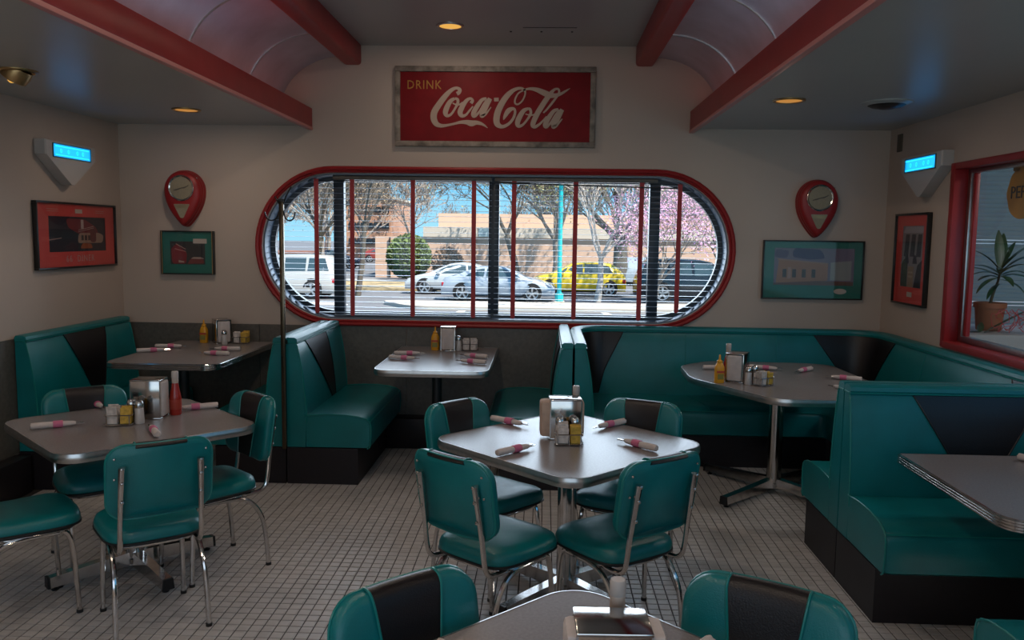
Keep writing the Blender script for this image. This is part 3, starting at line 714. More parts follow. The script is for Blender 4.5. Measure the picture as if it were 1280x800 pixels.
def cross_base(t, cx, cy, z, rot, arm=.40, r=.044, narms=4):
    MB().lathe([(.12, z-.055), (.12, z-.04), (r, z-.04), (r, .07), (r+.006, .065), (r+.006, .04)][::-1], 20, (cx, cy, 0)).build('column', m_chrome, t)
    for k in range(narms):
        a = rot+2*pi*k/narms; d = Vector((cos(a), sin(a), 0)); q = Vector((-sin(a), cos(a), 0)); c = Vector((cx, cy, 0))
        rings = []
        for s, hw, z0, z1 in ((.02, .032, .035, .10), (.2, .030, .030, .088), (arm, .027, .022, .070)):
            rings.append([c+d*s+q*e+Vector((0,0,zz)) for e, zz in ((-hw, z0), (hw, z0), (hw*.8, z1), (-hw*.8, z1))])
        lg = MB().ring(rings).build('base_arm', m_chrome, t)
        cap_ = MB().ring([[c+d*s+q*e+Vector((0,0,zz)) for e, zz in ((-.028, .020), (.028, .020), (.0225, .072), (-.0225, .072))] for s in (arm-.004, arm+.008)]).build('end_cap', m_dark, lg)
        p = c+d*(arm-.03); MB().lathe([(.016, 0), (.018, .006), (.007, .010), (.007, .028)], 10, (p.x, p.y, 0)).build('glide', m_dark, lg)
def square_table(label, cx, cy, rot, rad=.07):
    t = thing('square_table', label, 'table', (cx, cy, 0), rot, world=False)
    top_parts(t, rrect(.92, .92, .11, 7), .75)
    cross_base(t, 0, 0, .75, 0)
    return t
square_table('grey square diner table on chrome pedestal in the middle of the room', .125, 3.79, radians(45))
square_table('grey square diner table on chrome pedestal at the left, before the corner booth', -2.035, 3.955, radians(47))
square_table('grey square diner table cut off by the bottom photo edge', .10, 1.545, radians(45))
def booth_table(label, x0, x1, y0, y1, z, ribs=1):
    t = thing('booth_table', label, 'table', ((x0+x1)/2, (y0+y1)/2, 0))
    top_parts(t, roundpoly([(x0, y0), (x1, y0), (x1, y1), (x0, y1)], [.11, .11, .01, .01], 6), z, .042, ribs, m_chrome if ribs > 1 else m_alu)
    cx, cy = (x0+x1)/2, y0+.38
    MB().lathe([(.035, .05), (.035, z-.06), (.10, z-.05), (.10, z-.042)], 16, (cx, cy, 0)).build('column', m_dark, t)
    MB().box(cx-.035, cx+.035, cy-.28, cy+.28, .012, .05, .008).build('foot', m_dark, t)
    for s in (-.24, .24): MB().lathe([(.016, 0), (.016, .012)], 10, (cx, cy+s, 0)).build('glide', m_dark, t)
    return t
booth_table('grey booth table in the left corner under the small green picture', -2.95, -2.17, 5.37, 6.575, .815, 3)
booth_table('grey booth table under the middle of the big window', -1.13, -.36, 5.38, 6.575, .80)
booth_table('grey booth table with ribbed chrome edge at the right photo edge', 1.60, XR-.02, 2.80, 3.70, .75, 4)
t = thing('hexagonal_table', 'large grey cut corner table on chrome pedestal inside the U shaped booth', 'table', (1.56, 5.53, 0))
hexp = roundpoly([(.985, 5.50), (1.36, 4.80), (1.98, 4.80), (2.17, 5.25), (2.14, 6.18), (1.97, 6.26), (1.25, 6.28), (1.0, 6.02)], .10, 6)
top_parts(t, hexp, .77, .04, 1)
cross_base(t, 1.57, 5.52, .77, radians(222), .55, .048, 4)

# ------------------------------------------------------------------ chairs
def sup(w, h, e, n=36, tap=0.):
    o = []
    for i in range(n):
        a = 2*pi*i/n; c, s = cos(a), sin(a)
        x = w*abs(c)**(2/e)*(1 if c >= 0 else -1); y = h*abs(s)**(2/e)*(1 if s >= 0 else -1)
        o.append((x*(1+tap*y/h), y))
    return o
CH = 'chrome diner chairs with teal seats'
def make_chair(label, loc, rz):
    t = thing('diner_chair', label, 'chair', loc, rz, CH, world=False)
    rings = []
    for s, z in ((.93, .408), (.99, .414), (1.0, .425), (.995, .438), (.96, .452), (.88, .463), (.70, .471), (.40, .475), (.12, .476)):
        rings.append([(x*s, y*s, z+(0.010*(y/.2)**2 if z > .45 else 0)*s) for x, y in sup(.205, .205, 4.2, 40, .05)])
    seat = MB().ring(rings).build('seat', m_teal, t, smooth=60)
    MB().tube([(x, y, .413) for x, y in sup(.204, .204, 4.2, 40, .05)], .005, 6, closed=True).build('seat_piping', m_dark, seat)
    MB().ring([[(x*.95, y*.95, z) for x, y in sup(.2, .2, 4.2, 32, .05)] for z in (.398, .409)]).build('seat_pan', m_dark, t)
    MB().tube([(x*.86, y*.86, .392) for x, y in sup(.2, .2, 4.0, 32, .05)], .010, 8, closed=True).build('seat_rail', m_chrome, t)
    for sx in (-1, 1):
        # rear leg: runs back under the seat, then curves down to the floor
        p = spline([(sx*.172, .10, .383), (sx*.172, -.04, .381), (sx*.173, -.125, .360), (sx*.176, -.185, .295), (sx*.180, -.215, .20), (sx*.184, -.232, .008)], 6)
        lg = MB().tube(p, .0115, 10).build('leg', m_chrome, t); MB().lathe([(.014, 0), (.014, .014)], 10, (sx*.184, -.232, 0)).build('foot_cap', m_dark, lg)
        p = spline([(sx*.165, .02, .386), (sx*.165, .105, .384), (sx*.165, .140, .355), (sx*.168, .156, .25), (sx*.172, .168, .008)], 6)
        lg = MB().tube(p, .0115, 10).build('leg', m_chrome, t); MB().lathe([(.014, 0), (.014, .014)], 10, (sx*.172, .168, 0)).build('foot_cap', m_dark, lg)
        # back support: from the seat rail back and up
        p = spline([(sx*.155, -.07, .388), (sx*.157, -.17, .386), (sx*.158, -.222, .398), (sx*.158, -.245, .44), (sx*.156, -.262, .56), (sx*.152, -.285, .70), (sx*.150, -.296, .765)], 6)
        bs = MB().tube(p, [.0105 if q[2] < .55 else .0105+.003*(q[2]-.55)/.2 for q in p], 10).build('back_support', m_chrome, t)
        for zz, yy in ((.76, -.309), (.70, -.300), (.62, -.286)):
            MB().ball((sx*.151, yy, zz), .0075, 8, 5, (1, .8, 1)).build('bolt', m_chrome, bs)
    MB().tube([(-.172, -.09, .375), (.172, -.09, .375)], .008, 8).build('stretcher', m_chrome, t)
    # curved padded backrest
    def place(x, z, y): # x across, z up (0..), y forward of the back plane
        yb = -.232-.16*(z-.53)-.0+1.15*x*x*0.55
        return (x, yb+y, z)
    def dens(P, m=.03):
        o = []
        for a, b in zip(P, P[1:]+P[:1]):
            n_ = max(1, int(((a[0]-b[0])**2+(a[1]-b[1])**2)**.5/m)); o += [(a[0]+(b[0]-a[0])*q/n_, a[1]+(b[1]-a[1])*q/n_) for q in range(n_)]
        return o
    ol = lambda s: [(x*s, .695+z*s) for x, z in dens(rrect(.41, .315, .075, 6))]
    rings = []
    for s, y in ((.97, -.028), (1.0, -.022), (1.005, -.010), (1.0, .004), (.97, .014), (.88, .021), (.6, .025), (.2, .026)):
        rings.append([place(x, z, y) for x, z in ol(s)])
    bk = MB().ring(rings).build('backrest', m_teal, t, smooth=60)
    MB().tube([place(x, z, -.021) for x, z in ol(1.0)], .005, 6, closed=True).build('back_piping', m_teal2, bk)
    for sx in (-1, 1):
        for zz in (.80, .715):
            MB().ball(place(sx*.175, zz, -.031), .0055, 8, 5).build('screw', m_chrome, bk)
    # black centre panel folding over the top edge
    sec = [(.548, .026), (.62, .029), (.70, .030), (.78, .0285), (.81, .0275), (.834, .0245), (.847, .0185), (.854, .011), (.8575, .001), (.858, -.011), (.852, -.026), (.842, -.032)]
    for nm, off in (('centre_panel', 0),):
        vs = []; fs = []; W = 7
        for lay in (0, 1):
            for z, y in sec:
                f = min(1, max(0, (z-.55)/.29)); hw = .062+(.098-.062)*f
                for k in range(W):
                    x = -hw+2*hw*k/(W-1); q = place(x, z-(.006 if lay and z > .84 else 0), y-(.006 if lay and y > -.02 else 0)+(.006 if lay and y <= -.02 else 0)); vs.append(q)
        N = W*len(sec)
        for i in range(len(sec)-1):
            for k in range(W-1):
                fs.append((i*W+k, i*W+k+1, (i+1)*W+k+1, (i+1)*W+k)); fs.append((N+i*W+k, N+(i+1)*W+k, N+(i+1)*W+k+1, N+i*W+k+1))
            for k in (0, W-1): fs.append((i*W+k, (i+1)*W+k, N+(i+1)*W+k, N+i*W+k))
        for k in range(W-1):
            for i in (0, len(sec)-1): fs.append((i*W+k, i*W+k+1, N+i*W+k+1, N+i*W+k))
        cp = MB().add(vs, fs).build(nm, m_bvinyl, t, smooth=60)
        for sx in (-1, 1):
            MB().tube([place(sx*(.062+.036*min(1, max(0, (z-.55)/.29))), z, y+.001) for z, y in sec[:-1]], .0035, 6).build('panel_welt', m_teal2, cp)
    return t
def face(dx, dy): return atan2(dy, dx)-pi/2
CHAIRS = [
 ('diner chair at the near left side of the middle table, plain teal back toward camera', -.178, 3.33, .62, .78),
 ('diner chair at the near right side of the middle table, plain teal back toward camera', .315, 3.395, -.60, .80),
 ('diner chair at the far left side of the middle table, black stripe facing camera', -.235, 3.945, .74, -.67),
 ('diner chair at the far right side of the middle table, black stripe facing camera', .41, 3.99, -.42, -.90),
 ('diner chair nearest the camera at bottom left, black stripe, tucked at the bottom table', -.145, 1.735, .68, -.73),
 ('diner chair nearest the camera at bottom right, black stripe, tucked at the bottom table', .425, 1.735, -.50, -.86),
 ('diner chair with plain teal back at the near side of the left table', -1.71, 3.455, -.60, .80),
 ('diner chair at the right side of the left table beside the coat rack booth', -1.68, 4.00, -.66, -.75),
 ('diner chair behind the left table against the left corner booth', -2.27, 4.075, .66, -.75),
 ('diner chair cut by the left photo edge with only its seat in view', -2.285, 3.475, .72, .69)]
ch0 = None
for lb, x, y, fx, fy in CHAIRS:
    if ch0 is None: ch0 = make_chair(lb, (x, y, 0), face(fx, fy))
    else: dup(ch0, (x, y, 0), face(fx, fy), lb)

# ------------------------------------------------------------------ things on the tables
def napkin_box(label, loc, rz, pm=None, h=.19, bulge=(0, 0)):
    t = thing('napkin_dispenser', label, 'napkin holder', loc, rz, world=False)
    W, Dp = .075, .055
    m_chp = mat('polished_steel_panel', (.50, .48, .46), .12, 1., var=.08, vscale=20)
    for sy in (-1, 1): MB().box(-W+.004, W-.004, sy*Dp-.003, sy*Dp+.003, .004, h-.004, .002).build('side_panel', m_chp, t)
    MB().box(-W, W, -Dp-.004, Dp+.004, h-.008, h, .003).build('lid', m_chp, t)
    MB().box(-W, W, -Dp-.004, Dp+.004, 0, .008, .003).build('base_plate', m_chp, t)
    for sx in (-1, 1):
        nb = MB()
        rings = []
        bl = bulge[0 if sx < 0 else 1]
        for s, x in ((1, .02), (1, .062), (.98, .074+bl*.6), (.9, .080+bl*.9), (.6, .083+bl)):
            rings.append([(sx*x+random.uniform(-.001, .001), yy*s, zz) for yy, zz in rrect((Dp-.006)*2, (h-.024)*(.8+.2*s), .008, 2, 0, h/2)])
        nb.ring(rings); nb.build('napkin_stack', pm or m_paper, t, smooth=30)
        for sy in (-1, 1): MB().box(min(sx*W, sx*(W-.006)), max(sx*W, sx*(W-.006)), sy*Dp-(.006 if sy > 0 else 0), sy*Dp+(.006 if sy < 0 else 0), .008, h-.008).build('corner_post', m_chrome, t)
    return t
def ketchup(label, loc, glass=True):
    t = thing('ketchup_bottle', label, 'bottle', loc, world=False)
    MB().lathe([(.028, 0), (.030, .006), (.030, .085), (.027, .105), (.019, .145), (.0145, .175), (.0145, .20)], 16).build('bottle_body', m_ketch, t)
    MB().lathe([(.0165, .192), (.0175, .195), (.0175, .222), (.0155, .226)], 16).build('cap', m_cap, t)
    MB().lathe([(.0305, .03), (.0308, .032), (.0308, .078), (.0305, .08)], 16).build('label_band', mat('ketchup_label_red', (.36, .04, .02), .5), t)
    MB().lathe([(.016, .165), (.0165, .168), (.0165, .19), (.016, .192)], 16).build('neck_band', mat('neck_label', (.5, .42, .36), .5), t)
    return t
def mustard(label, loc, rz=0):
    t = thing('mustard_bottle', label, 'bottle', loc, rz, world=False)
    MB().ring([[(x*s, y*s*.75, z) for x, y in sup(.032, .032, 2.6, 20)] for s, z in ((.92, 0), (1, .006), (1, .09), (.93, .105), (.70, .122), (.55, .130))]).build('bottle_body', m_yellow, t)
    MB().lathe([(.018, .130), (.018, .142), (.008, .150), (.005, .180), (.003, .183)], 12).build('nozzle', m_yellow, t)
    MB().prism([(-.02, .025), (.02, .025), (.02, .060), (-.02, .060)], -.0245, -.026, lambda x, z, y: (x, y, z)).build('label_panel', mat('mustard_label_green', (.25, .22, .05), .5), t)
    MB().prism([(-.026, .066), (.026, .066), (.026, .080), (-.026, .080)], -.0242, -.026, lambda x, z, y: (x, y, z)).build('label_panel', mat('mustard_label_red', (.45, .06, .03), .5), t)
    return t
def shaker(label, loc, salt=True):
    t = thing('salt_shaker' if salt else 'pepper_shaker', label, 'shaker', loc, world=False)
    MB().lathe([(.019, 0), (.021, .004), (.019, .03), (.017, .062), (.015, .068)], 12).build('glass_body', mat('shaker_glass_salt', (.55, .52, .50), .12) if salt else mat('shaker_glass_pepper', (.16, .13, .11), .12), t)
    MB().lathe([(.0175, .066), (.018, .07), (.018, .084), (.013, .094), (.004, .098)], 12).build('screw_cap', m_chrome, t); t.scale = (1.2, 1.2, 1.2)
    return t
def caddy(label, loc, rz, mix=(m_pktw, m_pkty)):
    t = thing('sugar_caddy', label, 'caddy', loc, rz, world=False)
    MB().box(-.052, .052, -.03, .03, .004, .008).build('tray', m_chrome, t)
    for z in (.006, .045):
        MB().tube([(x, y, z) for x, y in rrect(.11, .065, .012, 3)], .0022, 5, closed=True).build('wire_hoop', m_chrome, t)
    for x, y in ((-.045, -.0325), (0, -.0325), (.045, -.0325), (-.045, .0325), (0, .0325), (.045, .0325)):
        MB().tube([(x, y, 0), (x, y, .046)], .002, 5).build('wire_post', m_chrome, t)
    t.scale = (1.15, 1.15, 1.15)
    for k in range(2):
        for q in range(6):
            cx = -.045+.052*k; y = -.024+.0095*q; hh = .074+random.uniform(-.008, .012)
            MB().box(cx, cx+.042, y, y+.006, .008, hh, .0015, 1).xf(lambda a, b, c, s=random.uniform(-.12, .12): (a+s*(c-.01)*.4, b+s*(c-.01), c)).build('packet', mix[k], t)
    return t
roll0 = None
def roll(label, p0, p1, z, group='rolled napkins with cutlery'):
    """napkin roll lying from p0 (tail) to p1 (cutlery end)"""
    global roll0
    c = ((p0[0]+p1[0])/2, (p0[1]+p1[1])/2, z); rz = atan2(p1[1]-p0[1], p1[0]-p0[0])
    if roll0 is None:
        t = thing('napkin_roll', label, 'napkin roll', c, rz, group, world=False)
        prof = [(-.105, .013), (-.10, .016), (-.06, .0165), (0, .0155), (.045, .014), (.075, .0115), (.085, .008)]
        rings = []
        for i, (x, r) in enumerate(prof):
            rings.append([(x+.002*cos(3*j+i), r*(1+.10*cos(2*2*pi*j/12+i))*cos(2*pi*j/12), .0165+(r*.92)*(1+.08*cos(3*2*pi*j/12+i))*sin(2*pi*j/12)) for j in range(12)])
        MB().ring(rings).build('napkin', m_paper, t, smooth=60)
        MB().ring([[(x, (.0185)*cos(2*pi*j/14), .017+.017*sin(2*pi*j/14)) for j in range(14)] for x in (-.012, .030)]).build('paper_band', m_pink, t)
        MB().box(.07, .125, -.006, .006, .012, .015, .001, 1).build('fork_handle', m_chrome, t)
        MB().box(.07, .118, .003, .013, .017, .0195, .001, 1).build('knife_handle', m_chrome, t)
        roll0 = t; return t
    return dup(roll0, c, rz, label, group)
Z7 = .7505; Z8 = .816; Z81 = .801; ZH = .7705
# left table
napkin_box('chrome napkin dispenser on the left square table', (-2.0, 4.085, Z7), radians(5), h=.20)
ketchup('red ketchup bottle behind the napkin dispenser on the left square table', (-1.90, 4.16, Z7))
caddy('wire caddy of white and yellow sugar packets on the left square table', (-2.065, 3.905, Z7), radians(15))
shaker('salt shaker next to the sugar caddy on the left square table', (-1.985, 3.945, Z7)); shaker('pepper shaker behind the sugar caddy on the left square table', (-2.035, 3.968, Z7), False)
roll('napkin roll nearest the left photo edge on the left square table', (-2.42, 3.76), (-2.24, 3.87), Z7)
roll('short looking napkin roll at the back left of the left square table', (-2.46, 4.37), (-2.33, 4.23), Z7)
roll('napkin roll pointing at the camera on the left square table near the front chair', (-1.76, 3.66), (-1.88, 3.84), Z7)
roll('napkin roll at the right of the left square table near the right chair', (-1.76, 4.33), (-1.92, 4.24), Z7)
# middle table
napkin_box('chrome napkin dispenser with tan napkins on the middle square table', (.11, 3.86, Z7), radians(4), m_brown, bulge=(.035, .004))
ketchup('ketchup bottle whose pale cap shows above the dispenser on the middle table', (.165, 3.98, Z7))
caddy('wire caddy of sugar packets in front of the dispenser on the middle table', (.125, 3.725, Z7), radians(3))
shaker('salt shaker on the middle square table between caddy and dispenser', (.085, 3.777, Z7)); shaker('pepper shaker on the middle square table between caddy and dispenser', (.155, 3.777, Z7), False)
roll('napkin roll at the far left side of the middle table', (-.25, 4.16), (-.09, 4.05), Z7)
roll('napkin roll at the near left side of the middle table', (-.18, 3.49), (-.05, 3.62), Z7)
roll('napkin roll at the far right side of the middle table', (.42, 4.16), (.27, 4.02), Z7)
roll('napkin roll at the near right side of the middle table', (.51, 3.62), (.37, 3.77), Z7)
# bottom table
napkin_box('chrome napkin dispenser seen from above on the bottom table', (.147, 1.585, Z7), radians(2), bulge=(.012, .022))
ketchup('pale capped ketchup bottle behind the dispenser on the bottom table', (.168, 1.70, Z7))
roll('napkin roll with only its white tip in view at the bottom table left edge', (-.225, 1.80), (-.08, 1.66), Z7)
roll('napkin roll with only its white tip in view at the bottom table right edge', (.40, 1.855), (.27, 1.70), Z7)
# cut corner table
napkin_box('napkin dispenser showing its white napkins on the cut corner table', (1.27, 5.40, ZH), radians(62))
mustard('yellow mustard bottle beside the dispenser on the cut corner table', (1.14, 5.33, ZH), radians(10))
ketchup('ketchup bottle behind the mustard on the cut corner table', (1.245, 5.56, ZH))
shaker('salt shaker in front of the dispenser on the cut corner table', (1.315, 5.28, ZH)); shaker('pepper shaker right of the dispenser on the cut corner table', (1.37, 5.345, ZH), False)
caddy('wire caddy of pale and yellow packets on the cut corner table', (1.405, 5.26, ZH), radians(35))
roll('napkin roll behind the mustard bottle on the cut corner table', (1.17, 5.86), (1.31, 5.88), ZH)
roll('napkin roll behind the sugar caddy on the cut corner table', (1.50, 5.93), (1.66, 5.87), ZH)
roll('napkin roll in the middle of the cut corner table, dark end left', (1.90, 5.90), (1.78, 5.78), ZH)
roll('longest napkin roll at the right side of the cut corner table', (2.10, 5.48), (1.92, 5.57), ZH)
roll('napkin roll nearest the booth top rail on the cut corner table', (1.93, 5.05), (1.82, 5.20), ZH)
# left corner booth table
mustard('yellow mustard bottle on the left corner booth table', (-2.70, 6.45, Z8)); napkin_box('napkin dispenser on the left corner booth table', (-2.56, 6.46, Z8), radians(-55))
shaker('salt shaker on the left corner booth table', (-2.50, 6.36, Z8)); caddy('sugar caddy on the left corner booth table', (-2.40, 6.45, Z8), 0)
for (a, b), nm in zip((((-2.93, 5.84), (-2.77, 5.93)), ((-2.90, 6.09), (-2.74, 6.12)), ((-2.26, 5.78), (-2.43, 5.80)), ((-2.27, 6.02), (-2.44, 6.02))), ('front left', 'back left', 'front right', 'back right')):
    roll('napkin roll at the %s of the left corner booth table' % nm, a, b, Z8)
# window booth table
mustard('yellow mustard bottle on the window booth table', (-.84, 6.38, Z81)); napkin_box('napkin dispenser showing white napkins on the window booth table', (-.735, 6.39, Z81), radians(90))
shaker('salt shaker on the window booth table', (-.655, 6.37, Z81)); caddy('sugar caddy on the window booth table', (-.57, 6.39, Z81), 0, (m_pktw, m_pktw))
for (a, b), nm in zip((((-1.08, 5.86), (-.92, 5.83)), ((-1.08, 6.06), (-.92, 6.08)), ((-.41, 5.70), (-.58, 5.76)), ((-.42, 5.97), (-.58, 6.04))), ('front left', 'back left', 'front right', 'back right')):
    roll('napkin roll at the %s of the window booth table' % nm, a, b, Z81)
roll('napkin roll on the booth table at the right photo edge', (2.09, 3.62), (2.20, 3.46), Z7)

# ------------------------------------------------------------------ right window and the vestibule behind it
w2 = structroot('window_2', (XR, 3.4, 1.0))
fz0, fz1, fy1 = WZ0, WZ1, WY1
MB().box(XR-.016, XR+.12, fy1-.045, fy1+.012, fz0-.03, fz1+.012, .004).build('red_jamb', m_red, w2)
MB().box(XR-.016, XR+.12, WY0, fy1-.045, fz1-.03, fz1+.012, .004).build('red_head', m_red, w2)
MB().box(XR-.03, XR+.12, WY0, fy1-.045, fz0-.03, fz0+.012, .004).build('red_sill', m_red, w2)
MB().box(XR+.07, XR+.115, fy1-.085, fy1-.045, fz0+.012, fz1-.03, .003).build('aluminium_stile', m_alu, w2)
MB().box(XR+.07, XR+.115, WY0, fy1-.085, fz0+.012, fz0+.05, .003).build('aluminium_rail', m_alu, w2)
MB().box(XR+.07, XR+.115, WY0, fy1-.085, fz1-.055, fz1-.03, .003).build('aluminium_rail', m_alu, w2)
MB().box(XR+.085, XR+.112, fy1-.118, fy1-.086, fz0+.05, fz1-.055, .002).build('red_stile', m_red, w2)
MB().box(XR+.088, XR+.094, WY0, fy1-.119, fz0+.05, fz1-.055).build('glass_pane', m_glass, w2, smooth=0)
# vestibule shell
vx1 = 5.6
vw = plate_with_hole([(XR, 0), (vx1, 0), (vx1, 3.0), (XR, 3.0)], [(2.98, .95), (5.2, .95), (5.2, 2.5), (2.98, 2.5)], D, D+.2); struct(vw.build('wall_vestibule', m_wall, smooth=0))
struct(MB().box(XR+.12, vx1, 2.0, D, -.1, 0).build('floor_vestibule', m_grout)); struct(MB().box(XR+.12, vx1, 2.0, D, 2.7, 2.8).build('ceiling_vestibule', m_ceil))
struct(MB().box(vx1, vx1+.1, 2.0, D, 0, 2.8).build('wall_vestibule_side', m_wall, smooth=0))
w3 = structroot('window_3', (4.1, D, .95))
for bx in ((2.98, 3.03, .95, 2.5), (5.15, 5.2, .95, 2.5), (3.03, 5.15, .95, 1.0), (3.03, 5.15, 2.45, 2.5)):
    MB().box(bx[0], bx[1], D-.015, D+.1, bx[2], bx[3], .003).build('red_frame', m_red, w3)
MB().box(3.03, 5.15, D+.12, D+.126, 1.0, 2.45).build('glass_pane', m_glass, w3, smooth=0)
m_sl2 = bpy.data.materials.new('translucent_slat'); m_sl2.use_nodes = True; n = m_sl2.node_tree; n.nodes.clear()
o_ = n.nodes.new('ShaderNodeOutputMaterial'); d_ = n.nodes.new('ShaderNodeBsdfDiffuse'); d_.inputs[0].default_value = (.30, .36, .38, 1)
t_ = n.nodes.new('ShaderNodeBsdfTranslucent'); t_.inputs[0].default_value = (.30, .38, .42, 1); x_ = n.nodes.new('ShaderNodeMixShader'); x_.inputs[0].default_value = .35
area('vestibule_fill', (4.0, 4.2, 2.68), (0, .25, -1), .5, .5, 26, (1, .95, .90))  # added fill light to brighten the blind, no fixture here
n.links.new(d_.outputs[0], x_.inputs[1]); n.links.new(t_.outputs[0], x_.inputs[2]); n.links.new(x_.outputs[0], o_.inputs[0])
vb = thing('venetian_blind', 'closed grey window blind behind the potted plant, right photo edge', 'blind', (4.1, D+.04, 1.0))
z = 1.01; k = 0; sl0 = None
while z < 2.43:
    gap = .008 if k in (6, 20) else 0
    c, s_ = cos(radians(60)), sin(radians(60)); hw = .0205-gap
    sec_ = [(q, .0065*(1-q*q)) for q in (-1, -.5, 0, .5, 1)]
    mb = MB().ring([[(xx, D+.045+q*c*hw-b*s_, z+q*s_*hw+b*c) for q, b in sec_+[(q, b-.001) for q, b in sec_[::-1]]] for xx in (3.035, 5.14)])
    mb.build('slat', m_sl2, vb); z += .0345; k += 1
# planter ledge, potted plant, wire curls, round sign
ld = MB().box(2.80, 4.6, 5.80, 6.56, .0, 1.06, .01).build('planter_ledge', mat('pale_grey_ledge', (.33, .32, .31), .6, var=.1)); tag(ld, 'pale ledge under the potted plant beyond the right window', 'ledge')
pt_ = thing('potted_plant', 'leafy green plant in an orange clay pot beyond the right window', 'plant', (3.235, 6.12, 1.06))
m_pot = mat('clay_pot', (.24, .075, .028), .6, var=.12, vscale=12); m_leaf = mat('plant_leaf', (.020, .060, .018), .45, var=.3, vscale=9); m_stem = mat('plant_stem', (.06, .045, .025), .8)
MB().lathe([(.078, 1.06), (.083, 1.065), (.098, 1.225), (.108, 1.225), (.108, 1.262), (.098, 1.262), (.094, 1.235), (.02, 1.235)], 24, (3.235, 6.12, 0)).build('pot', m_pot, pt_)
MB().lathe([(.094, 1.23), (.09, 1.243), (.01, 1.247)], 16, (3.235, 6.12, 0)).build('soil', m_stem, pt_)
sp = spline([(3.235, 6.12, 1.24), (3.25, 6.12, 1.32), (3.275, 6.11, 1.42), (3.285, 6.11, 1.50)])
MB().tube(sp, [.012-.0003*i for i in range(len(sp))], 8).build('stem', m_stem, pt_)
def leaf(p, az, el, L, Wd, droop):
    mb = MB(); rows = 9; vs = []; fs = []
    x, y, z = p; e = el
    d = Vector((cos(az), sin(az), 0)); side = Vector((-sin(az), cos(az), 0)); c = Vector(p); nrm = []
    for i in range(rows):
        f = i/(rows-1); wv = Wd*(sin(pi*min(1, f*.92+.06))**.8)
        tdir = d*cos(e)+Vector((0,0,1))*sin(e); up = tdir.cross(side)*-1
        vs += [c-side*wv+up*.25*wv, c, c+side*wv+up*.25*wv]; c = c+tdir*(L/(rows-1)); e -= droop/(rows-1)
    for i in range(rows-1):
        for q in (0, 1): fs.append((i*3+q, i*3+q+1, i*3+q+4, i*3+q+3))
    n0 = len(vs); vs += [v+Vector((0,0,-.0015)) for v in vs]; fs += [tuple(n0+i for i in reversed(f)) for f in fs]
    return mb.add(vs, fs)
for az, el, L, Wd, dr, zz in ((80, 80, .30, .035, .3, 1.50), (170, 60, .26, .022, .9, 1.49), (190, 25, .24, .026, 1.0, 1.46), (205, 5, .27, .022, 1.2, 1.44), (-20, 55, .27, .032, .9, 1.48), (10, 30, .26, .028, 1.2, 1.46),
        (-40, 0, .24, .026, 1.4, 1.43), (240, 40, .22, .024, 1.2, 1.47), (300, 50, .22, .024, 1.2, 1.47), (120, 40, .22, .024, 1.0, 1.47), (30, 70, .26, .028, .7, 1.50), (215, -10, .20, .02, 1.0, 1.40), (60, 72, .30, .036, .4, 1.50), (-10, 62, .28, .034, .7, 1.50), (150, 35, .27, .026, .9, 1.45), (265, 15, .24, .026, 1.2, 1.45), (-60, 25, .24, .028, 1.1, 1.45), (100, 20, .24, .026, 1.1, 1.44)):
    leaf((3.285, 6.11, zz), radians(az), radians(el), L, Wd, dr).build('leaf', m_leaf, pt_, smooth=60)
for p, az, el, L in (((3.10, 5.92, 1.065), -8, 36, .38), ((3.10, 5.93, 1.075), 165, -3, .14), ((3.06, 5.90, 1.07), 60, 20, .2)):
    leaf(p, radians(az), radians(el), L, .022, .2).build('long_leaf', m_leaf, pt_, smooth=60)
wc = thing('wire_ornament', 'tangle of thin red wire curls on the ledge beyond the right window', 'ornament', (3.35, 5.9, 1.06))
for k in range(11):
    cx = 3.12+.055*k+random.uniform(-.02, .02); r = random.uniform(.05, .10); y = 5.86+random.uniform(-.03, .05)
    pts = [(cx+r*.6*cos(a*2+k)+.02*a, y+.01*sin(3*a), 1.065+.02+.08*(1-cos(a*1.3+k))/1.2+.02*sin(5*a)) for a in [i*.35 for i in range(22)]]
    MB().tube(pts, .0025, 5).build('wire_curl', mat('red_wire', (.42, .03, .035), .4), wc)
sg = thing('hanging_sign', 'round yellow lettered sign hanging behind the right window glass', 'sign', (2.80, 5.04, 1.99), 0, world=False)
disc = [(.155*cos(a)*(1+.03*cos(8*a)), .155*sin(a)) for a in [2*pi*i/40 for i in range(40)]]
MB().prism(disc, .010, -.0, lambda y, z, x: (x, y, z)).build('disc', mat('sign_yellow', (.42, .20, .02), .5, var=.15), sg)
MB().prism(roundpoly([(.03, .13), (.11, .13), (.10, .20), (.04, .20)], .02), .010, 0., lambda y, z, x: (x, y, z)).build('crown_tab', mat('sign_ochre', (.30, .14, .02), .5), sg)
text_mb('PEP', .105, .003).xf(lambda x, y, z: (-.002-z, -x+.035, y)).build('lettering', m_dark, sg, smooth=0)
MB().tube([(.005, 0, .15), (.005, 0, .22)], .002, 5).build('chain', m_dark, sg)

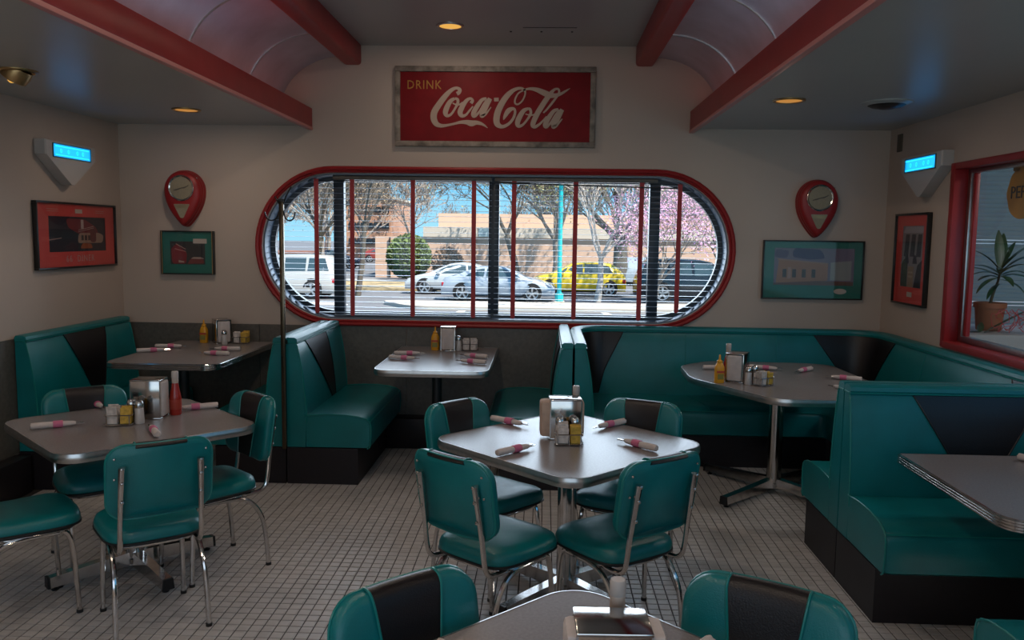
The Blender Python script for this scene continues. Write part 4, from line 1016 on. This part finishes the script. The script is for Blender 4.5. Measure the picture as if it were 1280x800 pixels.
# ------------------------------------------------------------------ outdoors
G = -.9
m_asph = mat('asphalt', (.165, .17, .18), .85, var=.12, vscale=.6, bump=.3, bscale=20)
m_conc = mat('pale_concrete', (.52, .47, .40), .85, var=.08, vscale=1.5)
m_line = mat('white_road_paint', (.66, .66, .66), .7)
m_dry = mat('dry_grass', (.44, .34, .19), .9, var=.25, vscale=2, bump=.5, bscale=8)
struct(MB().box(-140, 140, D+.3, 260, G-.3, G).build('ground', m_asph, smooth=0))
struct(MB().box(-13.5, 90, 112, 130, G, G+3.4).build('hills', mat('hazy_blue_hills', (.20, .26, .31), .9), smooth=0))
kb = MB(); kb.prism(roundpoly([(-4.6, 28.3), (16, 28.7), (16, 31.2), (-6.2, 30.7)], .8), G, G+.13); tag(kb.build('kerb_island', m_conc), 'long pale kerb island between the parking rows', 'kerb')
kb = MB(); kb.prism(roundpoly([(-16, 29.0), (-7.0, 29.6), (-7.6, 30.6), (-16, 30.0)], .3), G, G+.02); tag(kb.build('crosswalk_strip', m_line), 'white painted strip on the asphalt at the lower left of the window', 'road marking')
for x0, y0, x1, y1, lb in ((-3.25, 24.6, -2.9, 28.1, 'painted bay line left of the middle of the window'), (2.40, 25.0, 1.95, 28.3, 'painted bay line right of the middle of the window'), (5.9, 25.2, 5.0, 28.2, 'painted bay line at the right end of the window')):
    tag(MB().prism([(x0, y0), (x0+.24, y0), (x1+.24, y1), (x1, y1)], G, G+.012).build('bay_line', m_line), lb, 'road marking', None)
tag(MB().prism(roundpoly([(-18, 37.7), (-4.8, 37.7), (-4.8, 43.2), (-18, 43.2)], .6), G, G+.10).build('dry_lawn', m_dry), 'dry tan lawn in front of the round bush', 'lawn')
tag(MB().box(-18, -3.5, 43.3, 45.2, G, G+.12).build('pavement_strip', mat('grey_pavement', (.36, .35, .33), .85)), 'grey pavement strip between lawn and peach building', 'pavement')
# peach building
bd = thing('peach_building', 'long low peach building with white parapet across the street', 'building', (3, 50, G))
m_peach = mat('peach_stucco', (.70, .47, .34), .85, var=.06, vscale=.6); m_par = mat('white_parapet', (.66, .58, .48), .8)
for k in range(9):
    x0 = -10.1+3*k
    for z0, z1 in ((G, G+.95), (G+.965, G+1.75), (G+1.765, G+2.45)): MB().box(x0+.008, x0+2.992, 49.2, 49.5, z0, z1).build('wall_panel', m_peach, bd)
MB().box(-10.1, 17, 49.5, 62, G, G+2.4).build('wall_core', m_peach, bd)
MB().box(-7.2, 17, 49.05, 49.6, G+2.45, G+3.05).build('parapet', m_par, bd)
MB().box(-3.9, -3.2, 49.0, 49.06, G+2.5, G+2.98).build('parapet_sign', mat('pale_blue_panel', (.40, .55, .58), .6), bd)
MB().box(-6.6, 12, 51.5, 60, G+3.0, G+3.9).build('roof_block', mat('pale_peach_upper', (.70, .50, .36), .85), bd)
MB().tube([(-9.2, 49.1, G), (-9.2, 49.1, G+2.4)], .05, 6).build('downpipe', m_dark, bd)
# brick mid-rise
bk = thing('brick_building', 'orange brick office block with dark window bands behind bare trees', 'building', (-17, 88, G))
m_brk = mat('orange_brick', (.56, .30, .19), .85, var=.10, vscale=2); m_win = mat('dark_window_glass', (.03, .04, .05), .15)
MB().box(-20.2, -15.6, 84, 96, G, 5.2).build('wall', m_brk, bk)
for zb in (.6, 2.2, 3.8):
    for k in range(5): MB().box(-19.9+.84*k, -19.15+.84*k, 83.9, 84.0, zb, zb+.6).build('window', m_win, bk)
MB().box(-20.4, -15.4, 83.8, 96.2, 5.2, 5.45).build('roof_edge', m_par, bk)
b2 = thing('low_shop', 'pale low shop building far behind the white car', 'building', (-24, 62, G))
MB().box(-30, -17.5, 62, 70, G, -.05).build('wall', mat('cream_wall', (.50, .42, .34), .85), b2)
for k in range(5): MB().box(-29+2.3*k, -27.4+2.3*k, 61.9, 62, G+.3, -.3).build('window', m_win, b2)
MB().box(-30.3, -17.2, 61.5, 70.3, -.05, .15).build('roof_edge', mat('rust_roof', (.40, .16, .09), .8), b2)
# street lamp pole
sl = thing('street_pole', 'bright teal metal pole standing on the kerb island', 'pole', (.57, 30.9, G))
MB().lathe([(.16, .13), (.16, .45), (.085, .5), (.07, 9.5)], 10, (.57, 30.9, G)).build('shaft', mat('teal_pole_paint', (.02, .50, .52), .4), sl)
MB().box(.37, .77, 30.7, 31.1, G+.13, G+.18).build('foot_plate', m_conc, sl)
# cars
m_tyre = mat('tyre_rubber', (.015, .015, .016), .8); m_rim = mat('alloy_rim', (.55, .55, .56), .3, .8); m_cwin = mat('car_glass', (.05, .085, .10), .08, spec=.8)
m_tail = mat('red_tail_lamp', (.55, .03, .04), .25); m_hl = mat('head_lamp', (.55, .58, .62), .15)
def make_car(label, loc, rz, L, W, Hh, st, wins, color, wheels, wr_=.31, lower=None):
    """st: (x, zbelt, ztop, roof width factor) from rear 0 to front 1"""
    t = thing('car', label, 'car', loc, rz, world=False)
    m = mat('car_paint_%d' % int(sum(color)*1000), color, .22, .15, coat=.5)
    rings = []; zb = .22
    def hwid(x): return W/2*(1-.18*abs(2*x-1)**3.5)
    for x, zbelt, zt, rf in st:
        X = (x-.5)*L; h = hwid(x); r = h*rf
        rings.append([(X, -h*.90, zb), (X, -h, zb+.12), (X, -h*1.01, zbelt*.72), (X, -h*.96, zbelt), (X, -r, zt-.03*(zt > zbelt+.1)), (X, -r*.8, zt), (X, r*.8, zt), (X, r, zt-.03*(zt > zbelt+.1)), (X, h*.96, zbelt), (X, h*1.01, zbelt*.72), (X, h, zb+.12), (X, h*.90, zb)])
    MB().ring(rings).build('body', m, t, smooth=50)
    def interp(x, k):
        for a, b in zip(st, st[1:]):
            if a[0] <= x <= b[0]: return a[k]+(b[k]-a[k])*(x-a[0])/max(1e-6, b[0]-a[0])
        return st[-1][k]
    for poly in wins:
        for sy in (-1, 1):
            def pos(x, z, o):
                zt = interp(x, 2)-.03; zl = interp(x, 1); f = (z-zl)/max(.05, zt-zl); h = hwid(x)
                return ((x-.5)*L, sy*(h*.96+(h*interp(x, 3)-h*.96)*max(0, min(1, f))+o), z)
            MB().ring([[pos(x, z, -.02) for x, z in poly], [pos(x, z, .012) for x, z in poly]]).build('side_window', m_cwin, t, smooth=0)
    for x in wheels:
        for sy in (-1, 1):
            X = (x-.5)*L; Y = sy*(hwid(x)-.10)
            MB().lathe([(wr_*1.16, -.11), (wr_*1.16, .105)], 20, (X, Y, wr_+.02), 'y').build('wheel_arch', m_tyre, t)
            wl = MB().lathe([(wr_*.6, -.10), (wr_*.95, -.10), (wr_, -.07), (wr_, .085), (wr_*.95, .112), (wr_*.72, .115), (wr_*.70, .09)] if sy > 0 else [(wr_*.70, -.09), (wr_*.72, -.115), (wr_*.95, -.112), (wr_, -.085), (wr_, .07), (wr_*.95, .10), (wr_*.6, .10)], 20, (X, Y, wr_), 'y').build('wheel', m_tyre, t)
            for k in range(5):
                a = 2*pi*k/5+.3; p = Vector((X, Y+sy*.115, wr_)); q = p+Vector((cos(a)*wr_*.70, 0, sin(a)*wr_*.70)); e = Vector((-sin(a), 0, cos(a)))*wr_*.13
                MB().ring([[p-e*.6, p+e*.6, q+e, q-e], [v+Vector((0, sy*.012, 0)) for v in (p-e*.6, p+e*.6, q+e, q-e)]]).build('spoke', m_rim, wl, smooth=0)
            MB().tube([(X+wr_*.70*cos(2*pi*k/20), Y+sy*.116, wr_+wr_*.70*sin(2*pi*k/20)) for k in range(20)], .022, 5, closed=True).build('rim', m_rim, wl)
    for sy in (-1, 1):
        x = .012; MB().box((x-.5)*L-.03, (x+.045-.5)*L, sy*hwid(.03)*.80-.14, sy*hwid(.03)*.80+.17*.95, st[0][1]*.80, st[0][1]*.80+.17, .02).build('tail_lamp', m_tail, t)
        MB().box((.94-.5)*L, (.985-.5)*L, sy*hwid(.96)*.80-.14, sy*hwid(.96)*.80+.14, st[-1][1]*.80-.05, st[-1][1]*.80+.09, .02).build('head_lamp', m_hl, t)
        xm = .66; MB().box((xm-.5)*L-.06, (xm-.5)*L+.08, sy*hwid(xm)*1.0-.03, sy*hwid(xm)*1.0+.10 if sy > 0 else sy*hwid(xm)*1.0+.03, interp(xm, 1)+.01, interp(xm, 1)+.13, .02).build('mirror', m, t) if sy > 0 else MB().box((xm-.5)*L-.06, (xm-.5)*L+.08, -hwid(xm)-.10, -hwid(xm)+.03, interp(xm, 1)+.01, interp(xm, 1)+.13, .02).build('mirror', m, t)
    MB().box(-.36*L, .36*L, -W*.46, W*.46, .17, .26, .02).build('underside', m_tyre, t)
    if lower: 
        for sy in (-1, 1): MB().box(-.30*L, .30*L, sy*W*.502-.012, sy*W*.502+.012, .24, .46, .008).build('lower_cladding', mat('cladding_grey', lower, .5), t)
    return t
SED = [(0,.70,.72,.80),(.03,.88,.90,.84),(.12,.93,.98,.84),(.22,.92,1.17,.76),(.34,.90,1.33,.72),(.46,.89,1.38,.72),(.56,.88,1.33,.72),(.66,.87,1.15,.76),(.76,.85,.93,.84),(.88,.76,.82,.84),(.97,.62,.68,.80),(1,.50,.52,.76)]
SEDW = [[(.205,.95),(.30,1.22),(.36,1.28),(.385,1.285),(.375,.945)],[(.395,.94),(.405,1.285),(.47,1.315),(.545,1.285),(.63,1.14),(.70,.945),(.62,.92)]]
HAT = [(0,.72,.78,.80),(.03,.95,1.0,.82),(.08,.98,1.22,.78),(.16,.97,1.43,.74),(.30,.95,1.49,.74),(.45,.93,1.48,.74),(.56,.92,1.41,.74),(.66,.90,1.20,.78),(.75,.89,.98,.84),(.88,.82,.88,.84),(.97,.68,.72,.80),(1,.55,.58,.76)]
HATW = [[(.14,1.03),(.18,1.32),(.27,1.39),(.275,1.0)],[(.29,.99),(.29,1.40),(.43,1.40),(.435,.97)],[(.45,.965),(.45,1.40),(.545,1.35),(.64,1.18),(.70,.98)]]
SUV = [(0,.80,.86,.84),(.02,1.02,1.10,.84),(.05,1.05,1.50,.80),(.10,1.04,1.70,.78),(.30,1.02,1.74,.78),(.50,1.01,1.72,.78),(.60,1.0,1.62,.78),(.69,1.0,1.28,.82),(.74,.99,1.06,.88),(.90,.95,1.0,.88),(.98,.80,.84,.86),(1,.62,.66,.82)]
SUVW = [[(.055,1.12),(.09,1.60),(.22,1.63),(.23,1.12)],[(.25,1.11),(.245,1.63),(.42,1.63),(.43,1.09)],[(.45,1.08),(.445,1.63),(.575,1.56),(.66,1.30),(.70,1.09)]]
PAD = MB
make_car('silver coupe parked in the middle of the window view', (-1.83, 33.3, G), radians(1), 4.5, 1.76, 1.38, SED, SEDW, (.46, .52, .58), (.19, .80), .33)
make_car('white sedan half hidden behind the silver coupe', (-3.8, 36.5, G), radians(178), 4.5, 1.74, 1.4, SED, SEDW, (.62, .64, .64), (.19, .80), .32)
make_car('yellow hatchback parked behind the bare tree', (1.45, 36.8, G), radians(181), 4.2, 1.74, 1.48, HAT, HATW, (.86, .62, .03), (.18, .79), .33)
make_car('white wagon at the left end of the window view', (-10.5, 33.0, G), radians(178), 4.7, 1.84, 1.72, SUV, SUVW, (.60, .58, .54), (.20, .80), .37, (.30, .30, .29))
make_car('dark blue black wagon under the pink blossom tree', (6.2, 34.2, G), radians(3), 4.9, 1.86, 1.74, SUV, SUVW, (.022, .03, .038), (.19, .80), .37)
make_car('small pale car far off between the yellow hatchback and the dark wagon', (5.1, 46.3, G), radians(88), 4.2, 1.7, 1.45, HAT, HATW, (.40, .48, .54), (.18, .79), .32)
for x, y, c, lb in ((-20.5, 58, (.5, .5, .5), 'pale car farthest left in the distant car park'), (-15.4, 60, (.08, .09, .11), 'dark car in the distant car park behind the white wagon'), (-14.5, 75, (.30, .05, .04), 'red car before the distant brick block')):
    make_car(lb, (x, y, G), radians(10), 4.4, 1.75, 1.4, SED, SEDW, c, (.19, .80), .32)
# trees
def branches(seed, h, tr, lean, nmain, depth, spread, first, rmin=.012):
    rnd = random.Random(seed); trunk = MB(); tips = []; br = MB()
    def grow(mb, p, d, L, r, lev):
        r = max(r, rmin)
        pts = [p]; q = Vector(p); dd = Vector(d); n = 3
        for i in range(n):
            dd = (dd+Vector((rnd.uniform(-.16, .16), rnd.uniform(-.16, .16), rnd.uniform(-.03, .10)))).normalized(); q = q+dd*L/n; pts.append(q.copy())
        r1 = r*.62
        mb.tube(pts, [r+(r1-r)*i/n for i in range(n+1)], 5 if lev < 2 else 4 if lev < 3 else 3, cap=False)
        if lev >= depth: tips.append((pts[-1], dd)); tips.append((pts[-2], dd)); return
        k = 3 if lev < 3 else 3
        for i in range(k):
            f = rnd.uniform(.45, 1) if i else 1; b = pts[min(n, max(1, round(f*n)))]
            az = rnd.uniform(0, 2*pi); perp = dd.orthogonal().normalized(); perp = (Matrix.Rotation(az, 3, dd) @ perp)
            nd = (dd*cos(spread)+perp*sin(spread)*rnd.uniform(.7, 1.2)+Vector((0,0,.10))).normalized()
            grow(br, b, nd, L*rnd.uniform(.60, .82), r1*rnd.uniform(.62, .85), lev+1)
    base = Vector((0,0,0)); top = Vector((lean[0], lean[1], first))
    trunk.tube([base, base*.5+top*.5+Vector((tr*.4, 0, 0)), top], [tr*1.15, tr*.92, tr*.8], 9)
    for i in range(nmain):
        az = 2*pi*i/nmain+rnd.uniform(-.4, .4); el = rnd.uniform(.75, 1.25)
        grow(br, top, Vector((cos(az)*cos(el), sin(az)*cos(el), sin(el))), (h-first)*rnd.uniform(.33, .43), tr*.48, 1)
    return trunk, br, tips
def tree(label, loc, seed, h, tr=.16, lean=(0,0), nmain=4, depth=5, spread=.55, first=2.0, bark=None, leaf=None, nleaf=0, lsz=.07, spreadleaf=.35, name='bare_tree', group=None, rmin=.012):
    t = thing(name, label, 'tree', loc, world=False, group=group)
    trunk, br, tips = branches(seed, h, tr, lean, nmain, depth, spread, first, rmin)
    trunk.build('trunk', bark or m_bark, t, smooth=60); br.build('branches', bark or m_bark, t, smooth=0, fix=False)
    if leaf:
        rnd = random.Random(seed+1); mb = MB()
        for k in range(nleaf):
            p, d = rnd.choice(tips); c = Vector(p)+Vector((rnd.gauss(0, spreadleaf), rnd.gauss(0, spreadleaf), rnd.gauss(0, spreadleaf)))
            a = Vector((rnd.uniform(-1,1), rnd.uniform(-1,1), rnd.uniform(-1,1))).normalized(); b = a.orthogonal().normalized(); s = lsz*rnd.uniform(.6, 1.3)
            mb.add([c-a*s, c-b*s*.6, c+a*s, c+b*s*.6], [(0,1,2,3)])
        stuff(mb.build('foliage' if name != 'blossom_tree' else 'blossom', leaf, t, smooth=0, fix=False))
    return t
m_bark = mat('pale_bark', (.30, .26, .22), .9, var=.25, vscale=5); m_bark2 = mat('dark_bark', (.12, .105, .085), .9, var=.25, vscale=5)
m_young = mat('young_leaf', (.44, .45, .17), .7, var=.3, vscale=3); m_bud = mat('brown_buds', (.34, .26, .17), .8, var=.3, vscale=3); m_pinkb = mat('pink_blossom', (.68, .38, .58), .7, var=.25, vscale=4)
tree('tall bare tree on the verge beside the white wagon', (-7.75, 34.2, G), 3, 9.5, .115, (.3, 0), 4, 7, .42, 3.0, m_bark2, m_bud, 300, .03)
tree('bare tree with low crooked branches above the silver coupe', (-1.35, 43, G), 8, 8, .20, (-.6, 0), 4, 7, .62, 2.6, m_bark2, m_young, 900, .05, rmin=.015)
tree('slim pale tree with yellow green buds behind the teal pole', (.58, 45.3, G), 12, 8.5, .20, (0, 0), 5, 7, .50, 2.3, m_bark, m_young, 5200, .06, .6, rmin=.015)
tree('white trunked bare tree in front of the yellow hatchback', (2.12, 32.8, G), 15, 7.5, .13, (.1, 0), 5, 7, .48, 1.7, mat('white_bark', (.50, .46, .42), .9, var=.15), m_young, 900, .035)
tree('thick dark trunked tree behind the yellow hatchback', (3.55, 42.5, G), 21, 9, .42, (.3, 0), 4, 7, .5, 2.2, m_bark2, m_young, 3200, .06, .6)
tree('pink blossom tree in front of the dark wagon', (4.25, 32.6, G), 25, 4.7, .11, (.2, 0), 7, 5, .66, .75, m_bark, m_pinkb, 5200, .045, .22, name='blossom_tree')
tree('second pink blossom tree at the right end of the window', (7.6, 35.8, G), 26, 5.6, .12, (.2, 0), 7, 5, .66, 1.0, m_bark, m_pinkb, 4200, .05, .26, name='blossom_tree')
tree('bare tree with twisting trunk behind the white wagon', (-12.2, 43, G), 31, 8, .2, (.5, 0), 4, 7, .5, 2.4, m_bark2, m_bud, 900, .05)
far = None
FT = [(-26.5, 66, .75, 'hazy tree behind the white wagon bonnet, middle distance'), (-22.6, 60, .7, 'hazy tree right behind the white wagon windscreen, middle distance'), (-30.5, 70, .8, 'hazy tree beside the coat rack pole in the window view'), (-36, 82, 1.1, 'hazy far tree at the extreme left end of the window view'), (-31, 76, 1.0, 'hazy far tree above the bonnet of the white wagon'), (-28.5, 84, .9, 'hazy far tree just left of the white wagon rear, far row'),
 (-25, 78, 1.2, 'hazy far tree directly above the white wagon roof'), (-16.2, 62, .9, 'hazy tree above the white wagon tail lamp'), (-18.5, 70, .85, 'hazy tree left of the orange brick block'), (-13.4, 82, .95, 'hazy brown tree hiding the right edge of the orange brick block'),
 (-12.4, 56, .8, 'hazy tree in front of the orange brick block'), (-14.6, 54, .9, 'nearest hazy tree behind the white wagon'), (-22, 100, 1.1, 'hazy far tree behind the orange brick block'), (-10.5, 104, .55, 'small far tree right of the orange brick block'), (-6, 104, .45, 'small far tree over the white parapet'),
 (-1.0, 84, .7, 'far tree above the silver coupe behind the peach building'), (1.6, 80, 1.0, 'far tree behind the teal pole and the peach building'), (3.8, 78, 1.2, 'far tree right of the teal pole behind the peach building'), (6.6, 80, 1.1, 'far tree above the yellow hatchback behind the peach building'),
 (9.6, 78, 1.25, 'far tree left of the pink blossom behind the peach building'), (12.6, 80, 1.15, 'far tree behind the pink blossom trees'), (16, 82, 1.2, 'far tree above the dark wagon behind the blossom'), (20, 82, 1.1, 'far tree at the extreme right end of the window view')]
for k, (x, y, sc, lb) in enumerate(FT):
    if far is None:
        far = tree(lb, (x, y, G), 41, 10.5, .2, (0, 0), 5, 6, .5, 2.5, m_bark, m_bud, 2200, .08, .9, rmin=.03, group='hazy far trees beyond the buildings'); far.scale = (sc,)*3
    else:
        q = dup(far, (x, y, G), k*1.3, lb, 'hazy far trees beyond the buildings'); q.scale = (sc,)*3
def bush(label, loc, rx, rz_, leafm, n, sd):
    rnd = random.Random(sd); t = thing('round_bush', label, 'bush', loc, world=False)
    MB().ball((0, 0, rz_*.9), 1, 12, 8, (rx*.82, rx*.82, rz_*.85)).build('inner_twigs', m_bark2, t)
    mb = MB()
    for k in range(n):
        u = Vector((rnd.gauss(0,1), rnd.gauss(0,1), rnd.gauss(0,1))).normalized(); r = rnd.uniform(.84, 1.06)
        c = Vector((u.x*rx*r, u.y*rx*r, rz_*.92+u.z*rz_*.92*r))
        if c.z < .05: continue
        a = Vector((rnd.uniform(-1,1), rnd.uniform(-1,1), rnd.uniform(-1,1))).normalized(); b = a.orthogonal().normalized(); s = .11*rnd.uniform(.6, 1.3)
        mb.add([c-a*s, c-b*s*.6, c+a*s, c+b*s*.6], [(0,1,2,3)])
    stuff(mb.build('foliage', leafm, t, smooth=0, fix=False))
bush('round dark green bush before the peach building', (-7.65, 46.6, G+.1), 1.2, 1.32, mat('bush_green', (.10, .15, .035), .7, var=.4, vscale=4), 4500, 5)
bush('smaller brown leafed bush right of the green bush', (-5.5, 46.9, G+.1), .85, .95, mat('bush_brown', (.32, .20, .13), .7, var=.3, vscale=4), 1800, 6)
